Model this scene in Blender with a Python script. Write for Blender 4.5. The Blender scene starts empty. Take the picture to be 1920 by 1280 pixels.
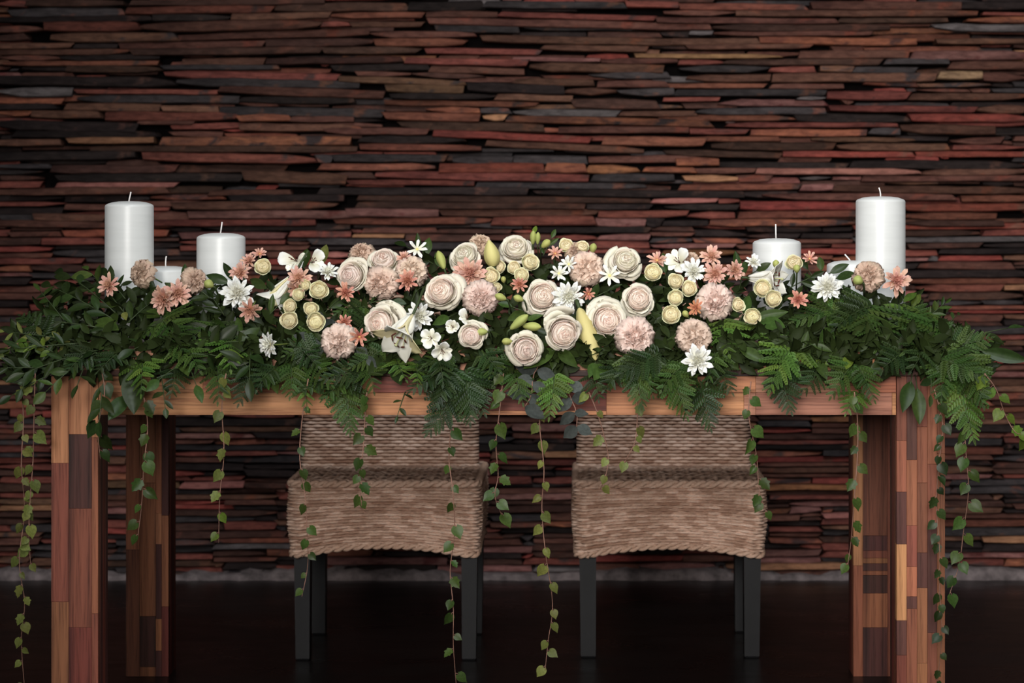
import bpy, math, random
import numpy as np
from mathutils import Vector, Matrix

SC = bpy.context.scene
COL = SC.collection
PI = math.pi

# ------------------------------------------------------------------ camera, world, lights, exposure
F = 4440.0            # focal length in pixels of the 1920 x 1280 frame
Z0 = 4.5              # metres from the lens to the front of the table
CX, CY, CZ = 1090.0, 400.0, 1.023
cam_data = bpy.data.cameras.new('camera')
cam = bpy.data.objects.new('camera', cam_data)
COL.objects.link(cam)
cam.location = (0, -Z0, CZ)
cam.rotation_euler = (PI / 2, 0, 0)
cam_data.sensor_width = 36.0
cam_data.lens = F / 1920 * 36.0
cam_data.shift_x = -(CX - 960) / 1920
cam_data.shift_y = -(640 - CY) / 1920
cam_data.clip_start = 0.05
cam_data.dof.use_dof = True
cam_data.dof.focus_distance = 4.62
cam_data.dof.aperture_fstop = 5.6
SC.camera = cam

world = bpy.data.worlds.new('world')
SC.world = world
world.use_nodes = True
bg = world.node_tree.nodes['Background']
bg.inputs[0].default_value = (0.75, 0.85, 1.0, 1)
bg.inputs[1].default_value = 0.02


def area(name, loc, target, size, size_y, power, color, spread=PI):
    l = bpy.data.lights.new(name, 'AREA')
    l.shape = 'RECTANGLE'
    l.size, l.size_y, l.energy, l.color, l.spread = size, size_y, power, color, spread
    o = bpy.data.objects.new(name, l)
    COL.objects.link(o)
    o.location = loc
    d = Vector(target) - Vector(loc)
    o.rotation_euler = d.to_track_quat('-Z', 'Y').to_euler()
    return o


area('doorway_daylight', (-0.35, -5.4, 1.85), (0.36, 1.2, 0.84), 2.0, 1.5, 22.5, (1.0, 0.965, 0.92), math.radians(41))
area('skylight_daylight', (0.15, -2.0, 3.4), (0.1, 0.35, 0.8), 1.8, 1.0, 30, (0.92, 0.97, 1.0), math.radians(95))

SC.view_settings.view_transform = 'Standard'
SC.view_settings.look = 'None'
SC.view_settings.gamma = 1.0
SC.view_settings.use_curve_mapping = False
SC.view_settings.exposure = 0.0


# ------------------------------------------------------------------ helpers
def W(px, py, Y):
    """Pixel of the photograph at depth Y -> world point."""
    z = Y + Z0
    return Vector(((px - CX) * z / F, Y, CZ - (py - CY) * z / F))


def S(n, Y):
    return n * (Y + Z0) / F


def mesh(name, v, f, mats, midx=None, smooth=True):
    m = bpy.data.meshes.new(name)
    m.from_pydata([tuple(p) for p in v], [], f)
    if not isinstance(mats, (list, tuple)):
        mats = [mats]
    for a in mats:
        m.materials.append(a)
    if midx is not None:
        m.polygons.foreach_set('material_index', midx)
    m.polygons.foreach_set('use_smooth', [smooth] * len(m.polygons))
    m.update()
    return m


def ob(name, m, parent=None, mat=None):
    o = bpy.data.objects.new(name, m)
    COL.objects.link(o)
    if parent is not None:
        o.parent = parent
    if mat is not None:
        o.matrix_basis = mat
    return o


def thing(name, label, cat, loc=(0, 0, 0), group=None, mat=None):
    o = bpy.data.objects.new(name, None)
    COL.objects.link(o)
    o.empty_display_size = 0.02
    if mat is not None:
        o.matrix_basis = mat
    else:
        o.location = loc
    o['label'] = label
    o['category'] = cat
    if group:
        o['group'] = group
    return o


class MB:
    def __init__(self):
        self.v, self.f, self.m = [], [], []

    def add(self, v, f, mi=0, M=None):
        b = len(self.v)
        if M is not None:
            v = [M @ Vector(p) for p in v]
        self.v.extend(v)
        self.f.extend([tuple(i + b for i in q) for q in f])
        self.m.extend([mi] * len(f))
        return self

    def box(self, x0, x1, y0, y1, z0, z1, mi=0):
        v = [(x, y, z) for z in (z0, z1) for y in (y0, y1) for x in (x0, x1)]
        f = [(0, 2, 3, 1), (4, 5, 7, 6), (0, 1, 5, 4), (2, 6, 7, 3), (0, 4, 6, 2), (1, 3, 7, 5)]
        return self.add(v, f, mi)

    def tube(self, pts, rads, n=6, mi=0, cap=True):
        pts = [Vector(p) for p in pts]
        if not isinstance(rads, (list, tuple)):
            rads = [rads] * len(pts)
        v, f = [], []
        up = None
        for i, p in enumerate(pts):
            t = (pts[min(i + 1, len(pts) - 1)] - pts[max(i - 1, 0)]).normalized()
            if up is None:
                up = Vector((0, 0, 1)) if abs(t.z) < 0.9 else Vector((0, 1, 0))
            a = t.cross(up).normalized()
            b = a.cross(t).normalized()
            up = b
            for k in range(n):
                an = 2 * PI * k / n
                v.append(p + (a * math.cos(an) + b * math.sin(an)) * rads[i])
        for i in range(len(pts) - 1):
            for k in range(n):
                f.append((i * n + k, i * n + (k + 1) % n, (i + 1) * n + (k + 1) % n, (i + 1) * n + k))
        if cap:
            f.append(tuple(range(n))[::-1])
            f.append(tuple((len(pts) - 1) * n + k for k in range(n)))
        return self.add(v, f, mi)

    def lathe(self, prof, n=24, mi=0):
        v, f = [], []
        for r, z in prof:
            for k in range(n):
                a = 2 * PI * k / n
                v.append((r * math.cos(a), r * math.sin(a), z))
        for i in range(len(prof) - 1):
            for k in range(n):
                f.append((i * n + k, i * n + (k + 1) % n, (i + 1) * n + (k + 1) % n, (i + 1) * n + k))
        return self.add(v, f, mi)

    def mesh(self, name, mats, smooth=True):
        return mesh(name, self.v, self.f, mats, self.m, smooth)


def grid(fn, nu, nv):
    """fn(u in 0..1, v in -1..1) -> point; verts and quads."""
    v, f = [], []
    for i in range(nu + 1):
        for j in range(nv + 1):
            v.append(Vector(fn(i / nu, -1 + 2 * j / nv)))
    for i in range(nu):
        for j in range(nv):
            a = i * (nv + 1) + j
            f.append((a, a + 1, a + nv + 2, a + nv + 1))
    return v, f


def frame(zdir, roll=0.0, loc=(0, 0, 0), s=1.0):
    """Matrix whose local +Z looks along zdir."""
    z = Vector(zdir).normalized()
    x = Vector((0, 0, 1)).cross(z)
    if x.length < 1e-3:
        x = Vector((1, 0, 0))
    x.normalize()
    y = z.cross(x)
    R = Matrix((x, y, z)).transposed().to_4x4()
    return Matrix.Translation(Vector(loc)) @ R @ Matrix.Rotation(roll, 4, 'Z') @ Matrix.Scale(s, 4)


def along(ydir, normal, loc=(0, 0, 0), s=1.0, sx=None):
    """Matrix whose local +Y runs along ydir and local +Z is close to normal."""
    y = Vector(ydir).normalized()
    n = Vector(normal)
    x = y.cross(n)
    if x.length < 1e-4:
        x = y.cross(Vector((0.3, 0.2, 1)))
    x.normalize()
    z = x.cross(y)
    R = Matrix((x * (sx or s), y * s, z * s)).transposed().to_4x4()
    return Matrix.Translation(Vector(loc)) @ R


# ------------------------------------------------------------------ materials
def nodes(name):
    m = bpy.data.materials.new(name)
    m.use_nodes = True
    nt = m.node_tree
    return m, nt, nt.nodes['Principled BSDF'], nt.nodes['Material Output']


def coord(nt, scale, kind='Object'):
    tc = nt.nodes.new('ShaderNodeTexCoord')
    mp = nt.nodes.new('ShaderNodeMapping')
    mp.inputs['Scale'].default_value = scale
    nt.links.new(tc.outputs[kind], mp.inputs['Vector'])
    return mp.outputs['Vector']


def noise(nt, vec, scale, detail=4, rough=0.6, dist=0.0):
    n = nt.nodes.new('ShaderNodeTexNoise')
    n.inputs['Scale'].default_value = scale
    n.inputs['Detail'].default_value = detail
    n.inputs['Roughness'].default_value = rough
    n.inputs['Distortion'].default_value = dist
    nt.links.new(vec, n.inputs['Vector'])
    return n.outputs['Fac']


def ramp(nt, fac, stops):
    r = nt.nodes.new('ShaderNodeValToRGB')
    e = r.color_ramp.elements
    while len(e) < len(stops):
        e.new(0.5)
    for k, (p, c) in enumerate(stops):
        e[k].position = p
        e[k].color = (c[0], c[1], c[2], 1)
    nt.links.new(fac, r.inputs['Fac'])
    return r.outputs['Color']


def mix(nt, fac, a, b, mode='MIX'):
    n = nt.nodes.new('ShaderNodeMix')
    n.data_type = 'RGBA'
    n.blend_type = mode
    for sock, val in ((n.inputs[0], fac), (n.inputs[6], a), (n.inputs[7], b)):
        if isinstance(val, (int, float)):
            sock.default_value = val
        elif isinstance(val, tuple):
            sock.default_value = (val[0], val[1], val[2], 1)
        else:
            nt.links.new(val, sock)
    return n.outputs[2]


def bump(nt, bsdf, fac, strength, dist):
    b = nt.nodes.new('ShaderNodeBump')
    b.inputs['Strength'].default_value = strength
    b.inputs['Distance'].default_value = dist
    nt.links.new(fac, b.inputs['Height'])
    nt.links.new(b.outputs['Normal'], bsdf.inputs['Normal'])


def rnd_hsv(nt, col, hue=0.02, val=0.3, sat=0.2):
    """Small per-object change of hue and value."""
    oi = nt.nodes.new('ShaderNodeObjectInfo')
    h = nt.nodes.new('ShaderNodeHueSaturation')
    for name, lo, hi in (('Hue', 0.5 - hue, 0.5 + hue), ('Value', 1 - val, 1 + val)):
        mr = nt.nodes.new('ShaderNodeMapRange')
        mr.inputs['To Min'].default_value = lo
        mr.inputs['To Max'].default_value = hi
        if name == 'Value':
            mu = nt.nodes.new('ShaderNodeMath')
            mu.operation = 'FRACT'
            m2 = nt.nodes.new('ShaderNodeMath')
            m2.operation = 'MULTIPLY'
            m2.inputs[1].default_value = 37.7
            nt.links.new(oi.outputs['Random'], m2.inputs[0])
            nt.links.new(m2.outputs[0], mu.inputs[0])
            nt.links.new(mu.outputs[0], mr.inputs['Value'])
        else:
            nt.links.new(oi.outputs['Random'], mr.inputs['Value'])
        nt.links.new(mr.outputs[0], h.inputs[name])
    nt.links.new(col, h.inputs['Color'])
    return h.outputs['Color']


def mat_plain(name, c, rough=0.6, spec=0.3, var=0.15, nscale=40, metal=0.0):
    m, nt, b, out = nodes(name)
    f = noise(nt, coord(nt, (1, 1, 1)), nscale, 3)
    lo = tuple(x * (1 - var) for x in c)
    hi = tuple(min(1, x * (1 + var)) for x in c)
    nt.links.new(ramp(nt, f, [(0.3, lo), (0.7, hi)]), b.inputs['Base Color'])
    b.inputs['Roughness'].default_value = rough
    b.inputs['Specular IOR Level'].default_value = spec
    b.inputs['Metallic'].default_value = metal
    return m


def mat_petal(name, stops, trans=0.25, nscale=14, rough=0.6, hue=0.012, val=0.07, base=None):
    m, nt, b, out = nodes(name)
    vec = coord(nt, (1, 1, 1))
    f = noise(nt, vec, nscale, 3)
    c = ramp(nt, f, stops)
    if base is not None:
        sx = nt.nodes.new('ShaderNodeVectorMath')
        sx.operation = 'LENGTH'
        nt.links.new(vec, sx.inputs[0])
        c = mix(nt, ramp(nt, sx.outputs['Value'], [(0.15, (1, 1, 1)), (0.85, (0, 0, 0))]), c, base)
    c = rnd_hsv(nt, c, hue, val)
    nt.links.new(c, b.inputs['Base Color'])
    b.inputs['Roughness'].default_value = rough
    b.inputs['Specular IOR Level'].default_value = 0.2
    t = nt.nodes.new('ShaderNodeBsdfTranslucent')
    nt.links.new(c, t.inputs['Color'])
    mx = nt.nodes.new('ShaderNodeMixShader')
    mx.inputs[0].default_value = trans
    nt.links.new(b.outputs[0], mx.inputs[1])
    nt.links.new(t.outputs[0], mx.inputs[2])
    nt.links.new(mx.outputs[0], out.inputs['Surface'])
    return m


def mat_leaf(name, c, rough=0.42, spec=0.35, hue=0.02, val=0.4, trans=0.12, nscale=5):
    m, nt, b, out = nodes(name)
    spec *= 0.6
    rough -= 0.04
    c = (c[0] * 1.22, c[1] * 1.20, c[2] * 0.80) if 'euc' not in name else c
    f = noise(nt, coord(nt, (1, 1, 1)), nscale, 3)
    lo = tuple(x * 0.7 for x in c)
    hi = tuple(min(1, x * 1.35) for x in c)
    col = rnd_hsv(nt, ramp(nt, f, [(0.3, lo), (0.72, hi)]), hue, val)
    nt.links.new(col, b.inputs['Base Color'])
    b.inputs['Roughness'].default_value = rough
    b.inputs['Specular IOR Level'].default_value = spec
    t = nt.nodes.new('ShaderNodeBsdfTranslucent')
    nt.links.new(col, t.inputs['Color'])
    mx = nt.nodes.new('ShaderNodeMixShader')
    mx.inputs[0].default_value = trans
    nt.links.new(b.outputs[0], mx.inputs[1])
    nt.links.new(t.outputs[0], mx.inputs[2])
    nt.links.new(mx.outputs[0], out.inputs['Surface'])
    return m


def mat_wood(name, base, dark, axis='Z', streak=0.5):
    m, nt, b, out = nodes(name)
    sc = {'Z': (60, 60, 2.2), 'X': (2.2, 60, 60)}[axis]
    sc2 = {'Z': (260, 260, 9), 'X': (9, 260, 260)}[axis]
    f1 = noise(nt, coord(nt, sc), 1.0, 5, 0.6, 0.6)
    f2 = noise(nt, coord(nt, sc2), 1.0, 3, 0.65)
    c1 = ramp(nt, f1, [(0.34, dark), (0.5, base), (0.74, tuple(min(1, x * 1.28) for x in base))])
    pore = ramp(nt, f2, [(0.36, (0.35, 0.3, 0.28)), (0.5, (1, 1, 1))])
    c = mix(nt, streak, c1, pore, 'MULTIPLY')
    nt.links.new(rnd_hsv(nt, c, 0.008, 0.16), b.inputs['Base Color'])
    b.inputs['Roughness'].default_value = 0.5
    b.inputs['Specular IOR Level'].default_value = 0.18
    bump(nt, b, f2, 0.25, 0.0012)
    return m


def mat_stone(name, c, c2, blot=None, bt=0.58):
    m, nt, b, out = nodes(name)
    v = coord(nt, (1, 1, 1))
    f1 = noise(nt, coord(nt, (7, 20, 34)), 1.0, 5, 0.65, 0.4)
    f2 = noise(nt, coord(nt, (34, 70, 130)), 1.0, 4, 0.7)
    col = ramp(nt, f1, [(0.3, c2), (0.62, c)])
    if blot is not None:
        f3 = noise(nt, coord(nt, (9, 9, 22)), 1.0, 4, 0.6, 0.8)
        col = mix(nt, ramp(nt, f3, [(bt - 0.05, (0, 0, 0)), (bt + 0.07, (1, 1, 1))]), col, blot)
    sp = ramp(nt, f2, [(0.25, (0.36, 0.34, 0.33)), (0.62, (1.2, 1.17, 1.15))])
    col = mix(nt, 0.75, col, sp, 'MULTIPLY')
    nt.links.new(rnd_hsv(nt, col, 0.01, 0.3), b.inputs['Base Color'])
    b.inputs['Roughness'].default_value = 0.8
    b.inputs['Specular IOR Level'].default_value = 0.1
    bump(nt, b, f2, 0.6, 0.004)
    return m


# ------------------------------------------------------------------ the setting: floor
WY = 2.15      # plane of the stone wall
m, nt, b, out = nodes('dark_polished_floor')
f1 = noise(nt, coord(nt, (2.0, 5, 1)), 1.0, 6, 0.65, 0.5)
f2 = noise(nt, coord(nt, (4, 60, 1)), 1.0, 4, 0.7)
nt.links.new(mix(nt, 0.5, ramp(nt, f1, [(0.35, (0.0035, 0.003, 0.003)), (0.68, (0.010, 0.0085, 0.008)), (0.8, (0.02, 0.017, 0.016))]),
                 ramp(nt, f2, [(0.3, (0.4, 0.4, 0.4)), (0.72, (1.3, 1.3, 1.3))]), 'MULTIPLY'), b.inputs['Base Color'])
nt.links.new(ramp(nt, f1, [(0.3, (0.22, 0.22, 0.22)), (0.7, (0.42, 0.42, 0.42))]), b.inputs['Roughness'])
b.inputs['Specular IOR Level'].default_value = 0.35
bump(nt, b, f1, 0.12, 0.004)
M_FLOOR = m
fl = MB()
fl.box(-4.2, 4.2, -7.0, WY + 0.2, -0.1, 0.0)
o = ob('floor', fl.mesh('floor', M_FLOOR, False))
o['kind'] = 'structure'
o['label'] = 'dark polished concrete floor'

# ------------------------------------------------------------------ the setting: dry-stacked slate wall
STONE = {}
def st(code, c, c2, blot=None, bt=0.58):
    STONE[code] = mat_stone('slate_' + {'b': 'brown', 'k': 'umber', 'd': 'black', 'g': 'grey_blue', 'G': 'pale_grey', 'r': 'red_brown', 'R': 'red',
                                        'o': 'orange', 'O': 'rusty', 't': 'tan', 'T': 'ochre', 'p': 'mauve', 'P': 'pink', 'Y': 'lichen'}[code], c, c2, blot, bt)
st('b', (0.114, 0.053, 0.038), (0.050, 0.022, 0.017), (0.145, 0.050, 0.032), 0.62)
st('k', (0.066, 0.034, 0.026), (0.030, 0.016, 0.013), (0.095, 0.040, 0.028), 0.6)
st('d', (0.026, 0.0185, 0.0175), (0.010, 0.0075, 0.0075), (0.065, 0.034, 0.027), 0.64)
st('g', (0.050, 0.042, 0.043), (0.022, 0.019, 0.020), (0.115, 0.052, 0.038), 0.62)
st('G', (0.115, 0.100, 0.100), (0.055, 0.047, 0.048), None)
st('r', (0.178, 0.060, 0.043), (0.075, 0.026, 0.020), (0.055, 0.035, 0.032), 0.64)
st('R', (0.225, 0.056, 0.040), (0.115, 0.035, 0.027), (0.16, 0.07, 0.05), 0.62)
st('o', (0.240, 0.095, 0.048), (0.110, 0.042, 0.028), (0.070, 0.035, 0.028), 0.6)
st('O', (0.215, 0.078, 0.045), (0.075, 0.032, 0.026), (0.035, 0.025, 0.025), 0.55)
st('t', (0.155, 0.080, 0.050), (0.075, 0.038, 0.026), (0.05, 0.04, 0.04), 0.6)
st('T', (0.310, 0.165, 0.085), (0.17, 0.085, 0.048), None)
st('p', (0.215, 0.104, 0.090), (0.095, 0.042, 0.036), (0.12, 0.04, 0.035), 0.6)
st('P', (0.33, 0.140, 0.115), (0.19, 0.075, 0.062), None)
st('Y', (0.30, 0.20, 0.11), (0.12, 0.075, 0.05), None)
CODES = list(STONE)
# the courses read off the photograph: centre line (x0,y0)-(x1,y1), height, colour, in thirds of a pixel, in three columns 640 px wide
ST_A = [(0,25,160,28,35,'r'),(160,22,710,25,35,'k'),(60,75,700,68,50,'g'),(740,20,1830,10,30,'k'),(720,65,1540,55,40,'r'),(1550,48,1919,45,40,'k'),(0,115,860,105,32,'d'),(870,105,1300,105,35,'d'),(1310,100,1919,90,35,'b'),(0,170,240,165,38,'b'),(260,155,790,150,50,'r'),(800,155,1810,145,50,'b'),(1815,140,1919,140,30,'r'),(300,215,1000,210,45,'t'),(1000,215,1919,185,38,'b'),(0,215,160,210,35,'k'),(0,265,420,258,30,'t'),(425,262,670,262,25,'d'),(680,262,1490,250,35,'b'),(1500,245,1919,238,40,'k'),(0,298,740,292,30,'b'),(750,298,1919,285,36,'k'),(0,328,345,328,28,'b'),(350,328,905,325,32,'d'),(1030,352,1490,348,42,'b'),(1500,345,1919,345,36,'k'),(30,360,900,358,26,'r'),(380,390,910,387,38,'k'),(920,382,1570,380,26,'g'),(930,415,1919,440,42,'r'),(0,450,990,470,50,'d'),(1000,462,1919,480,42,'g'),(0,520,420,522,50,'G'),(430,515,1230,520,26,'r'),(440,555,1350,560,42,'g'),(1240,505,1919,530,40,'b'),(1355,562,1919,565,36,'d'),(0,567,360,570,36,'o'),(380,600,910,612,40,'t'),(920,612,1235,615,35,'t'),(1240,622,1919,628,52,'g'),(0,602,320,602,34,'d'),(0,637,185,637,32,'o'),(190,642,575,650,38,'b'),(600,655,1335,655,48,'r'),(1340,665,1635,662,36,'o'),(1640,672,1919,672,30,'b'),(0,700,780,722,52,'d'),(780,690,1095,690,22,'b'),(1350,715,1919,720,40,'b'),(90,758,890,757,36,'d'),(400,795,880,790,34,'T'),(910,795,1919,795,48,'O'),(0,803,355,803,34,'b'),(520,838,1919,840,32,'k'),(0,885,770,872,46,'d'),(815,880,1780,900,45,'r'),(1785,895,1919,895,45,'g'),(0,935,290,935,26,'g'),(300,952,1000,950,42,'k'),(330,1000,1370,1000,42,'d'),(330,1040,1000,1040,27,'P'),(1375,990,1919,1012,56,'b'),(80,1080,950,1072,36,'b'),(1180,1085,1640,1080,30,'b'),(1300,1115,1919,1112,36,'d'),(980,1160,1919,1155,40,'b'),(1070,1210,1919,1205,38,'p'),(870,1220,1060,1215,46,'b'),(200,1220,600,1225,36,'b'),(0,1255,600,1265,34,'b'),(870,1252,1780,1252,34,'r')]
ST_B = [(0,40,375,40,48,'b'),(380,42,800,32,50,'d'),(805,30,1595,35,36,'g'),(1600,25,1919,30,35,'r'),(0,90,465,90,30,'r'),(480,85,880,85,32,'b'),(490,120,1919,155,38,'b'),(890,83,1919,108,28,'r'),(0,140,460,138,30,'b'),(0,185,160,180,36,'r'),(530,160,1000,170,36,'g'),(175,195,755,195,32,'b'),(790,220,1880,240,38,'b'),(0,240,185,240,40,'k'),(190,240,700,240,42,'r'),(0,287,440,287,38,'k'),(475,287,1120,295,30,'r'),(1130,270,1720,280,30,'b'),(1650,318,1919,322,22,'T'),(0,338,345,338,34,'k'),(365,345,1050,358,34,'r'),(965,330,1455,340,22,'p'),(1060,378,1810,390,44,'b'),(1460,347,1919,347,30,'b'),(0,385,495,380,38,'d'),(500,390,1030,405,36,'b'),(90,418,395,418,26,'b'),(400,418,800,432,28,'k'),(1400,428,1840,425,35,'g'),(0,445,700,472,32,'t'),(970,460,1420,468,38,'b'),(1440,475,1919,475,36,'b'),(250,490,690,507,48,'t'),(710,492,1255,507,50,'d'),(1260,515,1555,515,40,'b'),(1560,520,1919,520,40,'g'),(0,530,245,535,45,'k'),(280,545,860,545,32,'d'),(870,547,1300,557,34,'b'),(1300,580,1780,590,52,'k'),(245,577,1100,590,28,'r'),(490,620,780,622,32,'o'),(785,622,950,625,30,'g'),(970,632,1555,640,38,'G'),(0,640,240,640,40,'k'),(245,650,780,664,42,'r'),(800,662,925,662,35,'T'),(930,670,1919,690,42,'O'),(330,702,1140,722,44,'k'),(1220,732,1919,730,34,'b'),(1565,640,1919,640,28,'b'),(0,735,490,740,36,'b'),(520,748,1400,790,38,'R'),(105,785,690,785,42,'d'),(1470,795,1919,800,46,'r'),(110,825,790,835,32,'r'),(815,805,1700,850,34,'b'),(0,890,590,890,40,'g'),(630,900,965,900,45,'g'),(970,897,1380,902,44,'g'),(1390,900,1919,890,36,'b'),(0,940,530,940,36,'r'),(555,945,1140,945,50,'R'),(1150,945,1375,945,48,'o'),(1380,950,1670,955,45,'o'),(1700,955,1919,955,32,'o'),(195,980,1390,1005,40,'r'),(0,982,185,985,36,'k'),(1410,1000,1870,1000,40,'g'),(0,1025,750,1030,28,'r'),(760,1042,1710,1047,32,'g'),(0,1075,1050,1075,40,'d'),(1090,1085,1919,1085,40,'d'),(95,1115,1740,1130,32,'k'),(90,1152,1370,1160,34,'k'),(1380,1163,1740,1163,30,'d'),(1745,1130,1919,1125,30,'P'),(35,1195,550,1195,44,'p'),(560,1195,1440,1195,40,'b'),(1445,1205,1919,1200,36,'r'),(0,1245,840,1240,36,'r'),(850,1242,1425,1242,46,'r'),(1430,1250,1710,1250,42,'p'),(1715,1250,1919,1250,46,'d')]
ST_C = [(0,40,690,42,35,'r'),(720,35,1560,35,42,'b'),(1565,35,1919,35,40,'d'),(295,80,1650,78,32,'b'),(0,75,290,75,28,'b'),(1590,115,1919,115,34,'o'),(0,117,860,125,30,'b'),(870,120,1480,118,25,'k'),(0,160,1160,157,36,'k'),(1400,155,1919,165,38,'G'),(35,190,165,190,22,'G'),(170,190,1060,187,28,'b'),(430,230,1310,238,38,'o'),(0,240,425,235,36,'b'),(1420,238,1919,235,28,'b'),(20,268,720,262,26,'b'),(650,310,1265,308,42,'b'),(0,322,550,322,24,'T'),(1280,315,1919,315,50,'p'),(230,352,1110,350,34,'k'),(0,352,225,352,30,'r'),(1130,350,1490,347,30,'g'),(1495,370,1919,370,42,'b'),(0,392,480,390,34,'g'),(485,392,740,392,34,'r'),(770,390,955,390,32,'t'),(960,395,1310,395,32,'g'),(0,440,490,440,38,'b'),(500,440,1420,438,45,'t'),(1430,425,1675,425,45,'Y'),(1680,435,1919,435,45,'b'),(0,485,460,485,25,'r'),(490,488,900,488,26,'b'),(0,525,800,525,36,'g'),(810,535,1265,540,46,'r'),(1270,545,1919,545,36,'b'),(210,580,800,580,34,'p'),(0,560,205,558,22,'r'),(640,555,790,555,20,'G'),(820,610,1640,620,32,'r'),(0,628,800,625,36,'g'),(1645,612,1919,620,45,'b'),(0,662,620,665,32,'r'),(630,660,1265,667,46,'d'),(1270,665,1919,668,42,'R'),(0,697,155,697,30,'r'),(245,705,1200,705,26,'r'),(1220,722,1750,737,50,'b'),(0,742,360,742,30,'r'),(380,748,1030,748,36,'o'),(1045,742,1215,742,36,'g'),(0,780,540,785,25,'r'),(720,784,1300,787,24,'t'),(160,822,850,825,40,'k'),(870,828,1490,828,38,'b'),(1510,830,1919,830,26,'r'),(0,857,550,877,34,'k'),(560,867,1290,872,30,'R'),(1310,867,1915,868,30,'R'),(0,912,200,912,40,'o'),(205,925,920,935,32,'d'),(0,960,405,960,28,'b'),(410,963,1330,968,32,'P'),(940,925,1919,930,44,'d'),(1340,972,1919,967,34,'b'),(0,1005,305,1005,36,'T'),(310,1005,490,1005,36,'b'),(1000,1007,1919,1003,30,'b'),(0,1055,655,1050,32,'r'),(660,1055,840,1050,36,'p'),(845,1060,1919,1075,38,'b'),(0,1095,340,1092,34,'k'),(460,1103,1520,1110,34,'b'),(1560,1120,1919,1118,34,'r'),(0,1130,315,1130,26,'r'),(320,1155,970,1160,45,'R'),(0,1165,310,1165,34,'d'),(1250,1165,1919,1165,40,'R'),(0,1210,290,1210,40,'r'),(310,1210,970,1202,38,'r'),(1250,1215,1760,1215,36,'r'),(150,1252,970,1252,36,'O'),(0,1255,140,1255,30,'d'),(1250,1255,1800,1255,30,'k')]
read = []
for ox, tab in ((0, ST_A), (640, ST_B), (1280, ST_C)):
    for x0, y0, x1, y1, h, c in tab:
        a, bb = ox + x0 / 3 * 1.0003, ox + x1 / 3 * 1.0003
        read.append((a, y0 / 3, bb, y1 / 3, h / 3 * 1.1 + 0.3, c))
# a stone that runs across two columns is one stone
rj = random.Random(3)
for seam in (640, 1280):
    ends = [r for r in read if abs(r[2] - seam) < 2.5]
    starts = [r for r in read if abs(r[0] - seam) < 2.5]
    for e in ends:
        fit = [t for t in starts if abs(t[1] - e[3]) < 5]
        read.remove(e)
        if fit:
            t = min(fit, key=lambda t: abs(t[1] - e[3]))
            starts.remove(t)
            read.remove(t)
            if rj.random() < 0.5 and (t[2] - e[0]) < 560:
                read.append((e[0], e[1], t[2], t[3], (e[4] + t[4]) / 2, e[5]))
            else:
                j = seam + rj.uniform(-70, 70)
                j = max(e[0] + 30, min(t[2] - 30, j))
                read.append((e[0], e[1], j - 1, e[3], e[4], e[5]))
                read.append((j + 1, t[1], t[2], t[3], t[4], t[5]))
        else:
            read.append((e[0], e[1], e[2] + rj.uniform(-10, 45), e[3], e[4], e[5]))
    for t in starts:
        read.remove(t)
        read.append((t[0] - rj.uniform(-10, 45), t[1], t[2], t[3], t[4], t[5]))
# the rest of the wall: courses laid by a growing skyline, so that heights and ends never line up
rs = random.Random(7)
X0, X1 = -760, 3200
STEP = 20
NCOL = (X1 - X0) // STEP + 1
sky = [1081.0] * NCOL     # pixel row of the top of what is laid
laid = []
TOP = -420
guard = 0
while guard < 9000:
    guard += 1
    i = max(range(NCOL - 1), key=lambda k: sky[k] + rs.random() * 0.5)
    if sky[i] < TOP:
        break
    base = sky[i]
    j0 = i
    while j0 > 0 and abs(sky[j0 - 1] - base) < 3.2 and i - j0 < 4:
        j0 -= 1
    j1 = i
    want = rs.choice((4, 6, 8, 9, 11, 13, 15, 18))
    while j1 < NCOL - 2 and j1 - j0 < want and sky[j1 + 1] > base - 3.6:
        j1 += 1
    th = rs.choice((8.5, 10, 11, 12, 12.5, 13.5, 14.5, 16))
    if j1 - j0 < 2:
        th = rs.choice((6, 8, 10))
    ya, yb = sky[j0], sky[j1]
    x0, x1 = X0 + j0 * STEP, X0 + (j1 + 1) * STEP
    y = (ya + yb) / 2
    tilt = max(-4, min(4, (yb - ya) * 0.6)) + rs.uniform(-1.2, 1.2)
    laid.append((x0 + rs.uniform(0, 3), y - th / 2 - tilt / 2, x1 - rs.uniform(0.5, 4), y - th / 2 + tilt / 2, th - rs.uniform(0.6, 2.0),
                 rs.choices('bkdgGrRoOtTpP', (20, 15, 17, 11, 2, 17, 5, 3, 4, 6, 1, 5, 1.5))[0]))
    for k in range(j0, j1 + 1):
        sky[k] = min(sky[k], y - th + tilt * ((k - j0) / max(1, j1 - j0) - 0.5))


def overlap(a, b):
    w = min(a[2], b[2]) - max(a[0], b[0])
    if w <= 0:
        return 0
    ya, yb = (a[1] + a[3]) / 2, (b[1] + b[3]) / 2
    h = min(ya + a[4] / 2, yb + b[4] / 2) - max(ya - a[4] / 2, yb - b[4] / 2)
    return max(0, h) * w


keep = []
for s_ in laid:
    if s_[3] < 426:
        cov = sum(overlap(s_, r) for r in read)
        if cov > 0.62 * (s_[2] - s_[0]) * s_[4]:
            continue
    keep.append(s_)


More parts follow.
